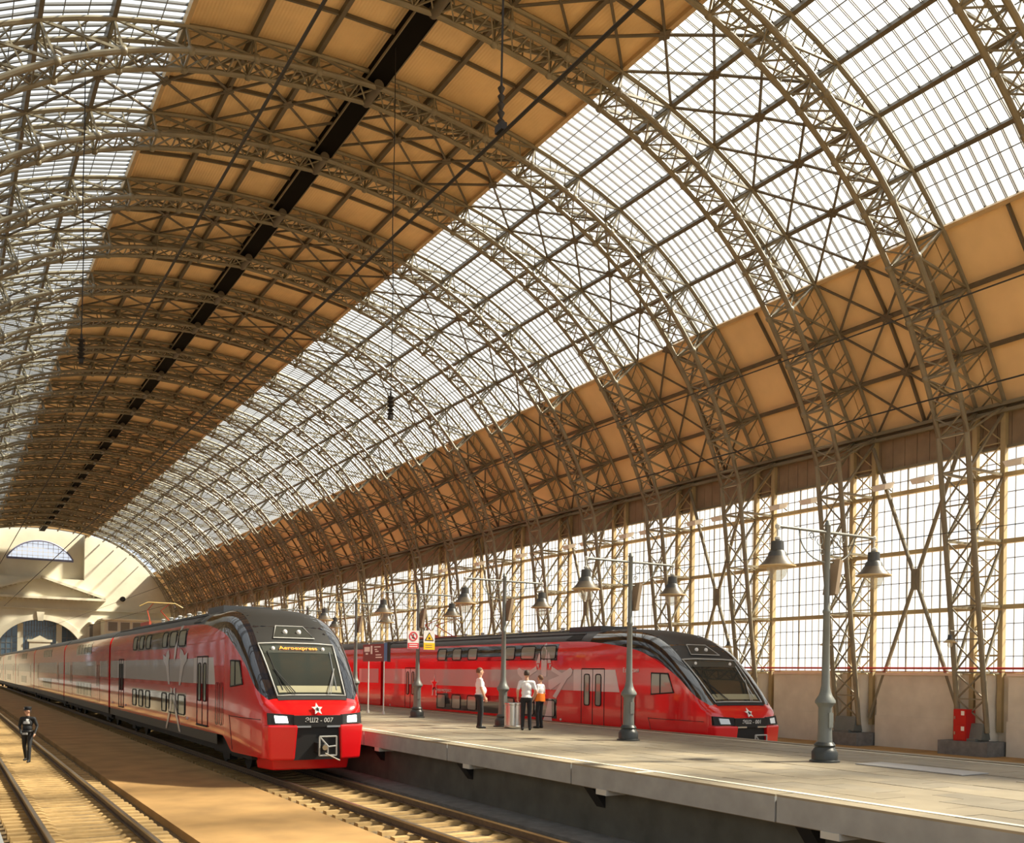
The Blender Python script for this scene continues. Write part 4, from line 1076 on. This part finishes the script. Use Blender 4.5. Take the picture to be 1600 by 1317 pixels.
# ------------------------------------------------------------------ platform lamps
def lamp_parts(root):
    MB().lathe([(0.30, 0), (0.30, 0.03), (0.255, 0.05), (0.26, 0.20), (0.225, 0.25), (0.19, 0.30), (0.215, 0.34), (0.17, 0.40)], 20).build('foot', M_POSTBASE, root, smooth=True)
    ps = MB().lathe([(0.15, 0.38), (0.14, 0.62), (0.137, 1.10), (0.155, 1.14), (0.205, 1.20), (0.20, 1.25), (0.14, 1.34), (0.11, 1.42), (0.085, 1.55), (0.066, 3.0), (0.08, 3.03), (0.08, 3.07), (0.060, 3.10), (0.058, 4.78), (0.075, 4.80), (0.03, 4.90)], 18).build('post', M_POST, root, smooth=True)
    MB().tube((-1.42, 0, 4.66), (1.42, 0, 4.66), 0.032, 8).build('arm', M_POST, root, smooth=True)
    for sx in (-1, 1):
        sc = MB()
        sc.poly([(sx*(0.07+0.75*math.sin(t*PI/2)), 0, 4.05+0.58*(1-math.cos(t*PI/2))) for t in [i/10 for i in range(11)]], 0.014, 5)
        for (cx_, cz_, r_) in ((0.24, 4.46, 0.13), (0.46, 4.54, 0.085), (0.16, 4.24, 0.07)):
            sc.poly([(sx*(cx_+r_*(1-0.6*i/16)*math.cos(i*PI/7)), 0, cz_+r_*(1-0.6*i/16)*math.sin(i*PI/7)) for i in range(17)], 0.011, 4)
        sc.build('scroll_bracket', M_POST, root, smooth=True)
        hd = MB().lathe([(0.02, 0.05), (0.05, 0.02), (0.05, -0.03), (0.02, -0.06), (0.02, -0.20), (0.06, -0.22), (0.06, -0.26), (0.03, -0.28)], 12).build('hanger', M_LGREY, root, (sx*1.42, 0, 4.66), smooth=True)
        cap = MB().lathe([(0.05, -0.28), (0.12, -0.30), (0.13, -0.48), (0.17, -0.52), (0.19, -0.60), (0.22, -0.64)], 18).build('lamp_cap', M_LAMPCAP, root, (sx*1.42, 0, 4.66), smooth=True)
        sh = MB().lathe([(0.20, -0.60), (0.25, -0.68), (0.33, -0.76), (0.355, -0.79), (0.34, -0.79), (0.20, -0.66)], 20).build('lamp_shade', M_SHADEDK, root, (sx*1.42, 0, 4.66), smooth=True)
        MB().lathe([(0.36, -0.80), (0.36, -0.775), (0.335, -0.775), (0.30, -0.76), (0.30, -0.775), (0.335, -0.80)], 20).build('shade_rim', M_SHADE, sh, smooth=True)
        MB().lathe([(0.18, -0.76), (0.195, -0.86), (0.17, -0.97), (0.10, -1.05), (0.02, -1.075)], 16).build('globe', M_GLOBE, root, (sx*1.42, 0, 4.66), smooth=True)
    MB().box(-0.06, 0.06, -0.06, 0.06, 0.7, 1.0).build('service_door', M_POST, root, (0, -0.10, 0))
    bx = MB().box(-0.05, 0.05, -0.16, 0.16, -0.36, 0.36).build('loudspeaker', M_BOARD, root, (0.17, 0, 3.75)); bx.rotation_euler.y = 0.18
LAMPL = ['platform lamp nearest the camera, in front of the beige wall', 'platform lamp beside the cab of the standing train', 'platform lamp between the lone man and the steel bin', 'platform lamp carrying the red and yellow warning signs', 'platform lamp just right of the arriving train, behind the direction board',
         'platform lamp partly hidden by the roof of the arriving train', 'farther platform lamp mostly hidden behind the arriving train']
root = None
lampY = [13.35, 19.8, 26.3, 32.7, 39.0, 45.4, 51.8]
for i, y in enumerate(lampY):
    if root is None: root = empty('platform_lamp', (15.42, y, PZ)); lamp_parts(root); o = root
    else: o = copy_tree(root); o.location = (15.42, y, PZ)
    tag(o, LAMPL[i], 'street lamp', 'two-headed lamps along the platform')

# ------------------------------------------------------------------ signs
def facing_sign(parent, name, w_, h_, m, loc): return MB().box(-w_/2, w_/2, -0.012, 0.012, -h_/2, h_/2).build(name, m, parent, loc)
def sign_root(name, loc, label, cat): r = empty(name, loc); return tag(r, label, cat)
pl_y = lampY[3]-0.24
s1 = sign_root('prohibition_sign', (15.11, pl_y, 4.17), 'white prohibition sign with red ring and red caption panel on lamp post', 'sign')
facing_sign(s1, 'board', 0.46, 0.68, M_SIGNWHITE, (0, 0, 0)); facing_sign(s1, 'caption_panel', 0.44, 0.20, M_SIGNRED, (0, -0.008, -0.225))
rg_ = MB(); 
for i in range(28):
    a, b = 2*PI*i/28, 2*PI*(i+1)/28
    rg_.prism([(0.175*math.cos(a), 0.175*math.sin(a)), (0.175*math.cos(b), 0.175*math.sin(b)), (0.135*math.cos(b), 0.135*math.sin(b)), (0.135*math.cos(a), 0.135*math.sin(a))], lambda p, q, t: (p, t, q), -0.022, -0.012)
ro = rg_.build('ring', M_SIGNRED, s1, (0, 0, 0.12))
MB().bar((-0.10, -0.02, 0.10), (0.10, -0.02, -0.10), 0.035, 0.006, up=(0,1,0)).build('slash', M_SIGNRED, ro)
pg_ = MB(); pg_.ell((0.0, -0.018, 0.06), (0.03, 0.006, 0.03), 8, 5); pg_.bar((0, -0.018, 0.03), (-0.03, -0.018, -0.05), 0.05, 0.008, up=(0,1,0)); pg_.bar((-0.03, -0.018, -0.04), (0.05, -0.018, -0.08), 0.025, 0.008, up=(0,1,0)); pg_.build('pictogram', M_UNDER, ro)
for k in range(2): MB().box(-0.17, 0.17, -0.024, -0.02, -0.20-0.075*k, -0.17-0.075*k).build('caption_line', M_SIGNWHITE, s1)
s2 = sign_root('warning_sign', (15.77, pl_y, 4.17), 'yellow and white warning sign with triangle on lamp post', 'sign')
facing_sign(s2, 'board', 0.46, 0.72, M_SIGNWHITE, (0, 0, 0)); facing_sign(s2, 'caption_panel', 0.46, 0.26, M_SIGNYEL, (0, -0.008, -0.23))
tr = MB().prism([(-0.19, -0.02), (0.19, -0.02), (0, 0.30)], lambda p, q, t: (p, t, q), -0.020, -0.012).build('triangle', M_UNDER, s2)
MB().prism([(-0.145, 0.005), (0.145, 0.005), (0, 0.25)], lambda p, q, t: (p, t, q), -0.026, -0.018).build('triangle_field', M_SIGNYEL, tr)
MB().prism(star(0.06, 0.025, 0, 0.075, 6), lambda p, q, t: (p, t, q), -0.032, -0.024).build('pictogram', M_UNDER, tr)
for k in range(2): MB().box(-0.16, 0.12, -0.024, -0.02, -0.20-0.08*k, -0.18-0.08*k).build('caption_line', M_BOARD, s2)
MB().box(0.1, 0.31, 0.01, 0.04, 0.1, 0.14).build('bracket', M_LGREY, s1); MB().box(-0.33, -0.1, 0.01, 0.04, 0.1, 0.14).build('bracket', M_LGREY, s2)
# direction board on two poles
db = sign_root('direction_board', (15.15, 36.1, PZ), 'maroon direction board on two thin poles with a blue end panel', 'sign'); db.rotation_euler.z = -TH*0 
for (dx, dy) in ((0.0, 0.75), (0.04, -0.75)):
    pm = MB().lathe([(0.06, 0), (0.055, 0.10), (0.028, 0.14), (0.025, 2.9)], 10).build('pole', M_LGREY, db, (dx, dy, 0), smooth=True)
bo = MB().box(-0.03, 0.03, -1.05, 1.15, 2.12, 2.82).build('board', M_SIGNMAR, db, (-0.06, 0, 0))
MB().box(-0.035, 0.035, -1.40, -1.05, 2.12, 2.85).build('blue_panel', M_SIGNBLUE, db, (-0.06, 0, 0))
MB().box(-0.05, 0.05, -1.50, -1.40, 2.10, 2.87).build('end_panel', M_UNDER, db, (-0.06, 0, 0))
rd = lambda y, z: Matrix.Translation((-0.097, y, z)) @ Matrix.Rotation(-PI/2, 4, 'Z') @ Matrix.Rotation(PI/2, 4, 'X')
MB().box(-0.096, -0.09, 0.42, 1.0, 2.52, 2.72).build('caption_line', M_WTXT, db)
MB().box(-0.096, -0.09, 0.60, 0.85, 2.40, 2.47).build('caption_line', M_WTXT, db)
MB().box(-0.096, -0.09, 0.15, 0.32, 2.42, 2.76).build('caption_line', M_WTXT, db)
for (z, a, b) in ((2.70, -0.05, -0.70), (2.60, -0.1, -0.35), (2.52, -0.15, -0.5), (2.38, -0.2, -0.75), (2.28, -0.2, -0.85)): MB().box(-0.096, -0.09, b, a, z-0.02, z+0.025).build('caption_line', M_WTXT, db)

# ------------------------------------------------------------------ bin, fire cabinet
bn = tag(empty('litter_bin', (15.27, 25.4, PZ)), 'brushed steel cylindrical litter bin beside the men on the platform', 'litter bin')
MB().lathe([(0.27, 0.02), (0.285, 0.05), (0.285, 0.08), (0.265, 0.10), (0.265, 0.73), (0.285, 0.75), (0.285, 0.79), (0.26, 0.80)], 28).build('body', M_STAIN, bn, smooth=True)
MB().lathe([(0.25, 0.79), (0.24, 0.805)], 24).build('opening', M_UNDER, bn)
for i in range(14):
    a = 2*PI*i/14; MB().tube((0.266*math.cos(a), 0.266*math.sin(a), 0.1), (0.266*math.cos(a), 0.266*math.sin(a), 0.73), 0.008, 4).build('rib', M_STAIN, bn)
fc = tag(empty('fire_cabinet', (34.80, arch_y(1)+0.85, 0.55)), 'tall red fire hose cabinet at the foot of the right-hand wall', 'cabinet')
MB().box(-0.28, 0.28, -0.28, 0.28, 0, 1.25).build('body', M_FIRE, fc)
for z in (0.63, 0.02):
    dd = MB().box(-0.30, -0.28, -0.26, 0.26, z+0.01, z+0.60).build('door', M_FIRE, fc)
    MB().box(-0.306, -0.30, -0.20, -0.06, z+0.38, z+0.55).build('label_plate', M_SIGNWHITE, dd)
    MB().box(-0.33, -0.30, 0.18, 0.22, z+0.22, z+0.34).build('handle', M_CHROME, dd)

# ------------------------------------------------------------------ floodlights and wall lamps
fl = None
for n in range(0, 9):
    for q, dy in enumerate((1.25+1.9, 5.1)):
        y = arch_y(n)+dy
        if fl is None:
            fl = empty('floodlight'); 
            MB().add([(-.62,-.38,.10),(.0,-.38,.28),(.0,.38,.28),(-.62,.38,.10),(-.54,-.30,-.12),(-.02,-.30,.02),(-.02,.30,.02),(-.54,.30,-.12)], [(0,1,2,3),(4,7,6,5),(0,4,5,1),(1,5,6,2),(2,6,7,3),(3,7,4,0)]).build('housing', M_SIGNWHITE, fl)
            MB().add([(-.53,-.29,-.125),(-.03,-.29,.01),(-.03,.29,.01),(-.53,.29,-.125)], [(0,1,2,3)]).build('lens', M_SIGNWHITE, fl)
            MB().tube((0, 0, 0.1), (0.3, 0, -0.05), 0.03, 6).build('bracket', M_STEEL, fl); o = fl
        else: o = copy_tree(fl)
        o.location = (WX-0.55, y, 11.25)
        tag(o, ('nearer' if q == 0 else 'farther') + ' floodlight past the ' + (ORD[n-1] + ' arch from the fire cabinet' if n else 'arch at the right edge'), 'floodlight', 'floodlights along the glazed wall')
wl_ = None
for n in range(1, 9):
    if wl_ is None:
        wl_ = empty('wall_lamp')
        MB().tube((1.0, 0, 0), (-0.45, 0, 0), 0.022, 6).build('arm', M_STEEL, wl_)
        MB().lathe([(0.02, 0.0), (0.02, -0.14), (0.08, -0.16), (0.09, -0.3), (0.14, -0.36)], 12).build('lamp_cap', M_LAMPCAP, wl_, (-0.45, 0, 0), smooth=True)
        MB().lathe([(0.14, -0.36), (0.24, -0.44), (0.24, -0.46), (0.12, -0.40)], 14).build('lamp_shade', M_SHADE, wl_, (-0.45, 0, 0), smooth=True)
        MB().ell((-0.45, 0, -0.52), (0.11, 0.11, 0.14), 10, 7).build('globe', M_GLOBE, wl_, smooth=True); o = wl_
    else: o = copy_tree(wl_)
    o.location = (33.9, arch_y(n)+0.6, 4.85)
    tag(o, 'small hanging wall lamp on the leg of the %s arch from the fire cabinet' % ORD[n-1], 'wall lamp', 'small lamps on the arch legs')

# ------------------------------------------------------------------ overhead wires and hangers
def wire(x, z, r, y0, y1, label):
    pts = [(x, y0+(y1-y0)*i/12, z) for i in range(13)]
    tag(MB().poly(pts, r, 6).build('overhead_wire', M_CABLE), label, 'overhead wire')
wire(2.42, 8.0, 0.016, YS, YEND-4, 'thin black wire above the left empty track')
wire(8.64, 12.77, 0.036, YS, YEND-4, 'thick black cable high above the arriving train')
wire(20.85, 9.85, 0.020, YS, YEND-4, 'black wire above the standing train')
wire(8.64, 6.75, 0.008, YS, YEND-6, 'thin contact wire above the roof of the arriving train')
wire(20.85, 6.5, 0.008, YS, YEND-6, 'thin contact wire above the roof of the standing train')
def hanger(x, y, zb, label, rod=0.018, ks=1.0):
    h = tag(empty('wire_hanger', (x, y, zb)), label, 'insulator')
    top = roofz(x-X0)-0.1-zb
    MB().poly([(0.0, 0, 0.9), (0.03, 0, top*0.35), (-0.02, 0, top*0.5), (0.01, 0, top*0.75), (0, 0, top)], rod, 6).build('rod', M_CABLE, h)
    prof = [(0.03, 0.0)]
    for i in range(5): prof += [(0.14, 0.10+i*0.15), (0.05, 0.15+i*0.15)]
    prof += [(0.03, 0.92)]
    MB().lathe(prof, 12).build('insulator', M_CABLE, h, (0, 0, 0.0), smooth=True).scale = (ks, ks, 1)
    MB().box(-0.06, 0.06, -0.12, 0.12, -0.10, 0.04).build('clamp', M_CABLE, h)
hanger(8.64, 15.1, 12.92, 'wire hanger over the thick black cable near the top of the picture', 0.022, 0.5)
hanger(14.0, 32.3, 12.3, 'black insulator string hanging before the right-hand skylight')
hanger(4.0, 35.8, 13.5, 'black insulator string hanging before the left-hand skylight')

# ------------------------------------------------------------------ people
def person(name, label, loc, facing, parts, region, hgt=1.76, voxel=0.012, extra=None):
    """parts: list of ('c', a, b, ra, rb) cones and ('e', c, r) ellipsoids, in a 1.76 m figure facing -Y"""
    mb = MB()
    for p in parts:
        if p[0] == 'e': mb.ell(p[1], p[2], 14, 10)
        else:
            _, a, b, ra, rb = p; mb.tube(a, b, ra, 12, rb); mb.ell(a, (ra,)*3, 12, 8); mb.ell(b, (rb,)*3, 12, 8)
    me = mb.mesh(name+'_raw'); o = link('tmp', me)
    rm = o.modifiers.new('r', 'REMESH'); rm.mode = 'VOXEL'; rm.voxel_size = voxel; rm.adaptivity = 0.0
    sm = o.modifiers.new('s', 'SMOOTH'); sm.iterations = 3; sm.factor = 0.5
    dg = bpy.context.evaluated_depsgraph_get(); me2 = bpy.data.meshes.new_from_object(o.evaluated_get(dg)); bpy.data.objects.remove(o)
    ms = []
    for pl_ in me2.polygons:
        m = region(pl_.center)
        if m not in ms: ms.append(m)
    me2.materials.clear()
    for m in ms: me2.materials.append(m)
    for pl_ in me2.polygons: pl_.material_index = ms.index(region(pl_.center)); pl_.use_smooth = True
    me2.name = name
    ob = link(name, me2, None, loc); ob.rotation_euler.z = math.atan2(facing[0], -facing[1]); k = hgt/1.76; ob.scale = (k, k, k)
    tag(ob, label, 'person')
    if extra: extra(ob)
    return ob
def hand(w_, d, side, curl=0.5):
    """palm and five bent fingers below the wrist w_, d = direction of the hand"""
    w_ = V(w_); d = V(d).normalized(); f = V((0, -1, 0)); f = (f - d*f.dot(d)).normalized(); inn = d.cross(f)*(1 if side > 0 else -1)
    P = [('c', tuple(w_), tuple(w_+d*0.075), 0.026, 0.034)]
    for i, (off, ln) in enumerate(((-0.033, 0.075), (-0.011, 0.085), (0.011, 0.08), (0.032, 0.062))):
        b = w_+d*0.085 - f*off; m1 = b + d*ln*0.55; m2 = m1 + (d*0.7 + inn*curl)*ln*0.55
        P += [('c', tuple(b), tuple(m1), 0.0105, 0.0098), ('c', tuple(m1), tuple(m2), 0.0098, 0.0085)]
    b = w_+d*0.03+f*0.03; m1 = b+(d*0.6+f*0.6+inn*0.3)*0.05; P += [('c', tuple(b), tuple(m1), 0.013, 0.011), ('c', tuple(m1), tuple(m1+d*0.032), 0.011, 0.009)]
    return P
def figure(belly=0.0, legs=((0.095, 0.0, 0.0), (-0.095, 0.0, 0.0)), arms=None, headturn=0.0, female=False):
    P = []
    # legs: (x, foot y, lift)
    for (x, fy, lf) in legs:
        hip = V((x*0.95, 0, 0.92)); ank = V((x*1.15, fy, 0.085+lf)); kn = hip.lerp(ank, 0.5)+V((0, -0.035 if fy <= 0.05 else -0.07, 0))
        P += [('c', tuple(hip), tuple(kn), 0.092, 0.063), ('c', tuple(kn), tuple(ank), 0.066, 0.052)]
        P += [('c', (ank.x, ank.y+0.03, 0.045+lf), (ank.x*1.08, ank.y-0.14, 0.036+lf), 0.046, 0.036), ('e', (ank.x, ank.y, 0.08+lf), (0.05, 0.06, 0.06))]
    sh = 0.165 if female else 0.19
    P += [('e', (0, 0.01, 0.95), (0.165, 0.125+belly*0.3, 0.13)), ('e', (0, -belly*0.55, 1.10), (0.15+belly*0.35, 0.115+belly*0.6, 0.16)), ('e', (0, 0.0, 1.27), (0.17, 0.115+belly*0.25, 0.17)),
          ('c', (-sh+0.03, 0.01, 1.405), (sh-0.03, 0.01, 1.405), 0.07, 0.07), ('c', (0, 0.015, 1.40), (0, -0.005, 1.55), 0.062, 0.055)]
    ch, shn = math.cos(headturn), math.sin(headturn)
    def hr(x, y, z): return (x*ch - y*shn, x*shn + y*ch, z)
    P += [('e', hr(0, 0.005, 1.655), (0.078, 0.078+0.018, 0.105)), ('e', hr(0, -0.035, 1.60), (0.055, 0.052, 0.062)), ('c', hr(0, -0.088, 1.665), hr(0, -0.112, 1.63), 0.010, 0.015),
          ('e', hr(0.083, 0.005, 1.645), (0.014, 0.022, 0.032)), ('e', hr(-0.083, 0.005, 1.645), (0.014, 0.022, 0.032)), ('e', hr(0, -0.082, 1.585), (0.026, 0.012, 0.009)), ('e', hr(0, -0.078, 1.695), (0.058, 0.02, 0.012))]
    arms = arms or [((sh+0.085, 0.02, 1.15), (sh+0.10, -0.05, 0.90)), ((-sh-0.085, 0.02, 1.15), (-sh-0.10, -0.05, 0.90))]
    for (el, wr) in arms:
        sx = 1 if el[0] > 0 else -1; s0 = (sx*sh, 0.01, 1.405)
        P += [('c', s0, el, 0.062, 0.046), ('c', el, wr, 0.044, 0.030)]
        P += hand(wr, V(wr)-V(el), sx, 0.45)
    return P
def hairpiece(ob, m, turn=0.0, longer=False):
    mb = MB(); n, k = 16, 8
    ctr = V((0, 0.012, 1.665))
    for j in range(k+1):
        ph = PI/2*(1-j/k*1.28)
        for i in range(n):
            a = 2*PI*i/n; back = math.sin(a)  # +y is the back of the head
            p = ph if back > -0.2 else max(ph, 0.42)
            x, y, z = 0.090*math.cos(p)*math.cos(a), 0.107*math.cos(p)*math.sin(a), 0.118*math.sin(p)
            c_, s_ = math.cos(turn), math.sin(turn); x, y = x*c_-y*s_, x*s_+y*c_
            mb.v.append((ctr.x+x, ctr.y+y, ctr.z+z))
    for j in range(k):
        for i in range(n): q = (i+1) % n; mb.f.append((j*n+i, j*n+q, (j+1)*n+q, (j+1)*n+i))
    mb.f.append(tuple(range(n)))
    mb.build('hair', m, ob, smooth=True)
def eyes(ob, turn=0.0):
    for sx in (-1, 1):
        x, y = sx*0.032, -0.088; c_, s_ = math.cos(turn), math.sin(turn)
        MB().ell((x*c_-y*s_, x*s_+y*c_, 1.668), (0.012, 0.008, 0.007), 8, 6).build('eye', M_UNDER, ob)
def reg_staff(hem=0.98, sleeve=1.20, shirt=M_SHIRT, neck=1.475):
    def r(c):
        if c.z > neck: return M_SKIN
        ax = abs(c.x)
        if c.z < 0.085: return M_SHOE
        if ax > 0.205 and c.z < sleeve: return M_SKIN
        if c.z > hem: return shirt
        return M_TROUSER
    return r
fwd = (ST, CT); right = (CT, -ST)
def dirv(a, b): return (fwd[0]*a+right[0]*b, fwd[1]*a+right[1]*b)
person('person', 'lone man in white short-sleeved shirt and black trousers standing left of the bin', (14.25, 25.72, PZ), dirv(0.25, 1.0), figure(belly=0.075, arms=[((0.27, 0.01, 1.16), (0.26, -0.09, 0.92)), ((-0.27, 0.01, 1.16), (-0.26, -0.09, 0.92))]), reg_staff(hem=0.99, sleeve=1.22), 1.86,
       extra=lambda ob: (hairpiece(ob, M_HAIR), eyes(ob)))
person('person', 'man in white shirt seen from behind, standing right of the bin', (15.19, 24.5, PZ), dirv(1.0, -0.10), figure(belly=0.03, arms=[((0.27, 0.03, 1.16), (0.25, -0.10, 0.95)), ((-0.27, 0.03, 1.16), (-0.22, -0.14, 0.98))]), reg_staff(hem=0.97, sleeve=1.20), 1.80,
       extra=lambda ob: (hairpiece(ob, M_HAIRDK), eyes(ob)))
def vest(ob):
    hairpiece(ob, M_HAIR); eyes(ob)
    mb = MB(); n = 20; rows_ = [(0.188, 0.142, 1.16), (0.195, 0.15, 1.08), (0.205, 0.16, 0.98), (0.21, 0.165, 0.90)]
    for (rx, ry, z) in rows_:
        for i in range(n): a = 2*PI*i/n; mb.v.append((rx*math.cos(a), ry*math.sin(a)+0.005, z+0.01*math.sin(3*a)))
    for j in range(3):
        for i in range(n): q = (i+1) % n; mb.f.append((j*n+i, j*n+q, (j+1)*n+q, (j+1)*n+i))
    mb.build('orange_vest', M_ORANGE, ob, smooth=True)
person('person', 'person in white top with orange vest round the hips, half hidden by the man', (16.15, 25.25, PZ), dirv(0.6, -0.9), figure(female=True, arms=[((0.25, 0.01, 1.15), (0.20, -0.12, 0.96)), ((-0.25, 0.01, 1.15), (-0.20, -0.12, 0.96))]), reg_staff(hem=1.0, sleeve=1.22), 1.66, extra=vest)
def reg_pol(c):
    if c.z > 1.50: return M_SKIN
    if c.z < 0.085: return M_SHOE
    if c.z < 0.92 and abs(c.x) > 0.20: return M_SKIN
    if 1.24 < c.z < 1.33 and abs(c.x) < 0.13 and c.y < -0.09: return M_SILVER
    if 1.33 < c.z < 1.40 and -0.02 < c.x < 0.06 and c.y < -0.06: return M_SILVER
    return M_UNIF
def pol_extra(ob):
    turn = -0.9
    c_, s_ = math.cos(turn), math.sin(turn)
    hairpiece(ob, M_HAIRDK, turn); eyes(ob, turn)
    mb = MB().lathe([(0.095, 1.69), (0.103, 1.72), (0.112, 1.765), (0.105, 1.79), (0.05, 1.80)], 18); cp_ = mb.build('cap', M_UNIF, ob, (0, 0.0, 0), smooth=True)
    v = MB(); 
    for a in range(9):
        t = -PI/2 + (a-4)*0.26 + turn
        v.v += [(0.10*math.cos(t), 0.10*math.sin(t), 1.70), (0.165*math.cos(t), 0.165*math.sin(t), 1.685)]
    for a in range(8): v.f.append((2*a, 2*a+1, 2*a+3, 2*a+2))
    v.build('peak', M_UNIF, cp_)
    MB().ell((0.105*math.cos(-PI/2+turn), 0.105*math.sin(-PI/2+turn), 1.745), (0.02, 0.02, 0.02), 8, 6).build('cap_badge', M_SILVER, cp_)
    MB().lathe([(0.186, 0.97), (0.192, 0.985), (0.192, 1.015), (0.186, 1.03)], 20).build('belt', M_SHOE, ob)
    MB().box(-0.10, 0.06, -0.20, -0.17, 0.90, 0.96).build('folded_paper', M_SILVER, ob)
person('person', 'officer in black uniform and peaked cap walking between the rails of the left track', (2.45, 34.9, -0.165), dirv(-1.0, 0.12),
       figure(legs=((0.10, -0.17, 0.0), (-0.10, 0.22, 0.03)), arms=[((0.28, 0.05, 1.17), (0.27, -0.10, 0.96)), ((-0.27, 0.06, 1.17), (-0.14, -0.17, 1.00))], headturn=-0.9), reg_pol, 1.78, extra=pol_extra)
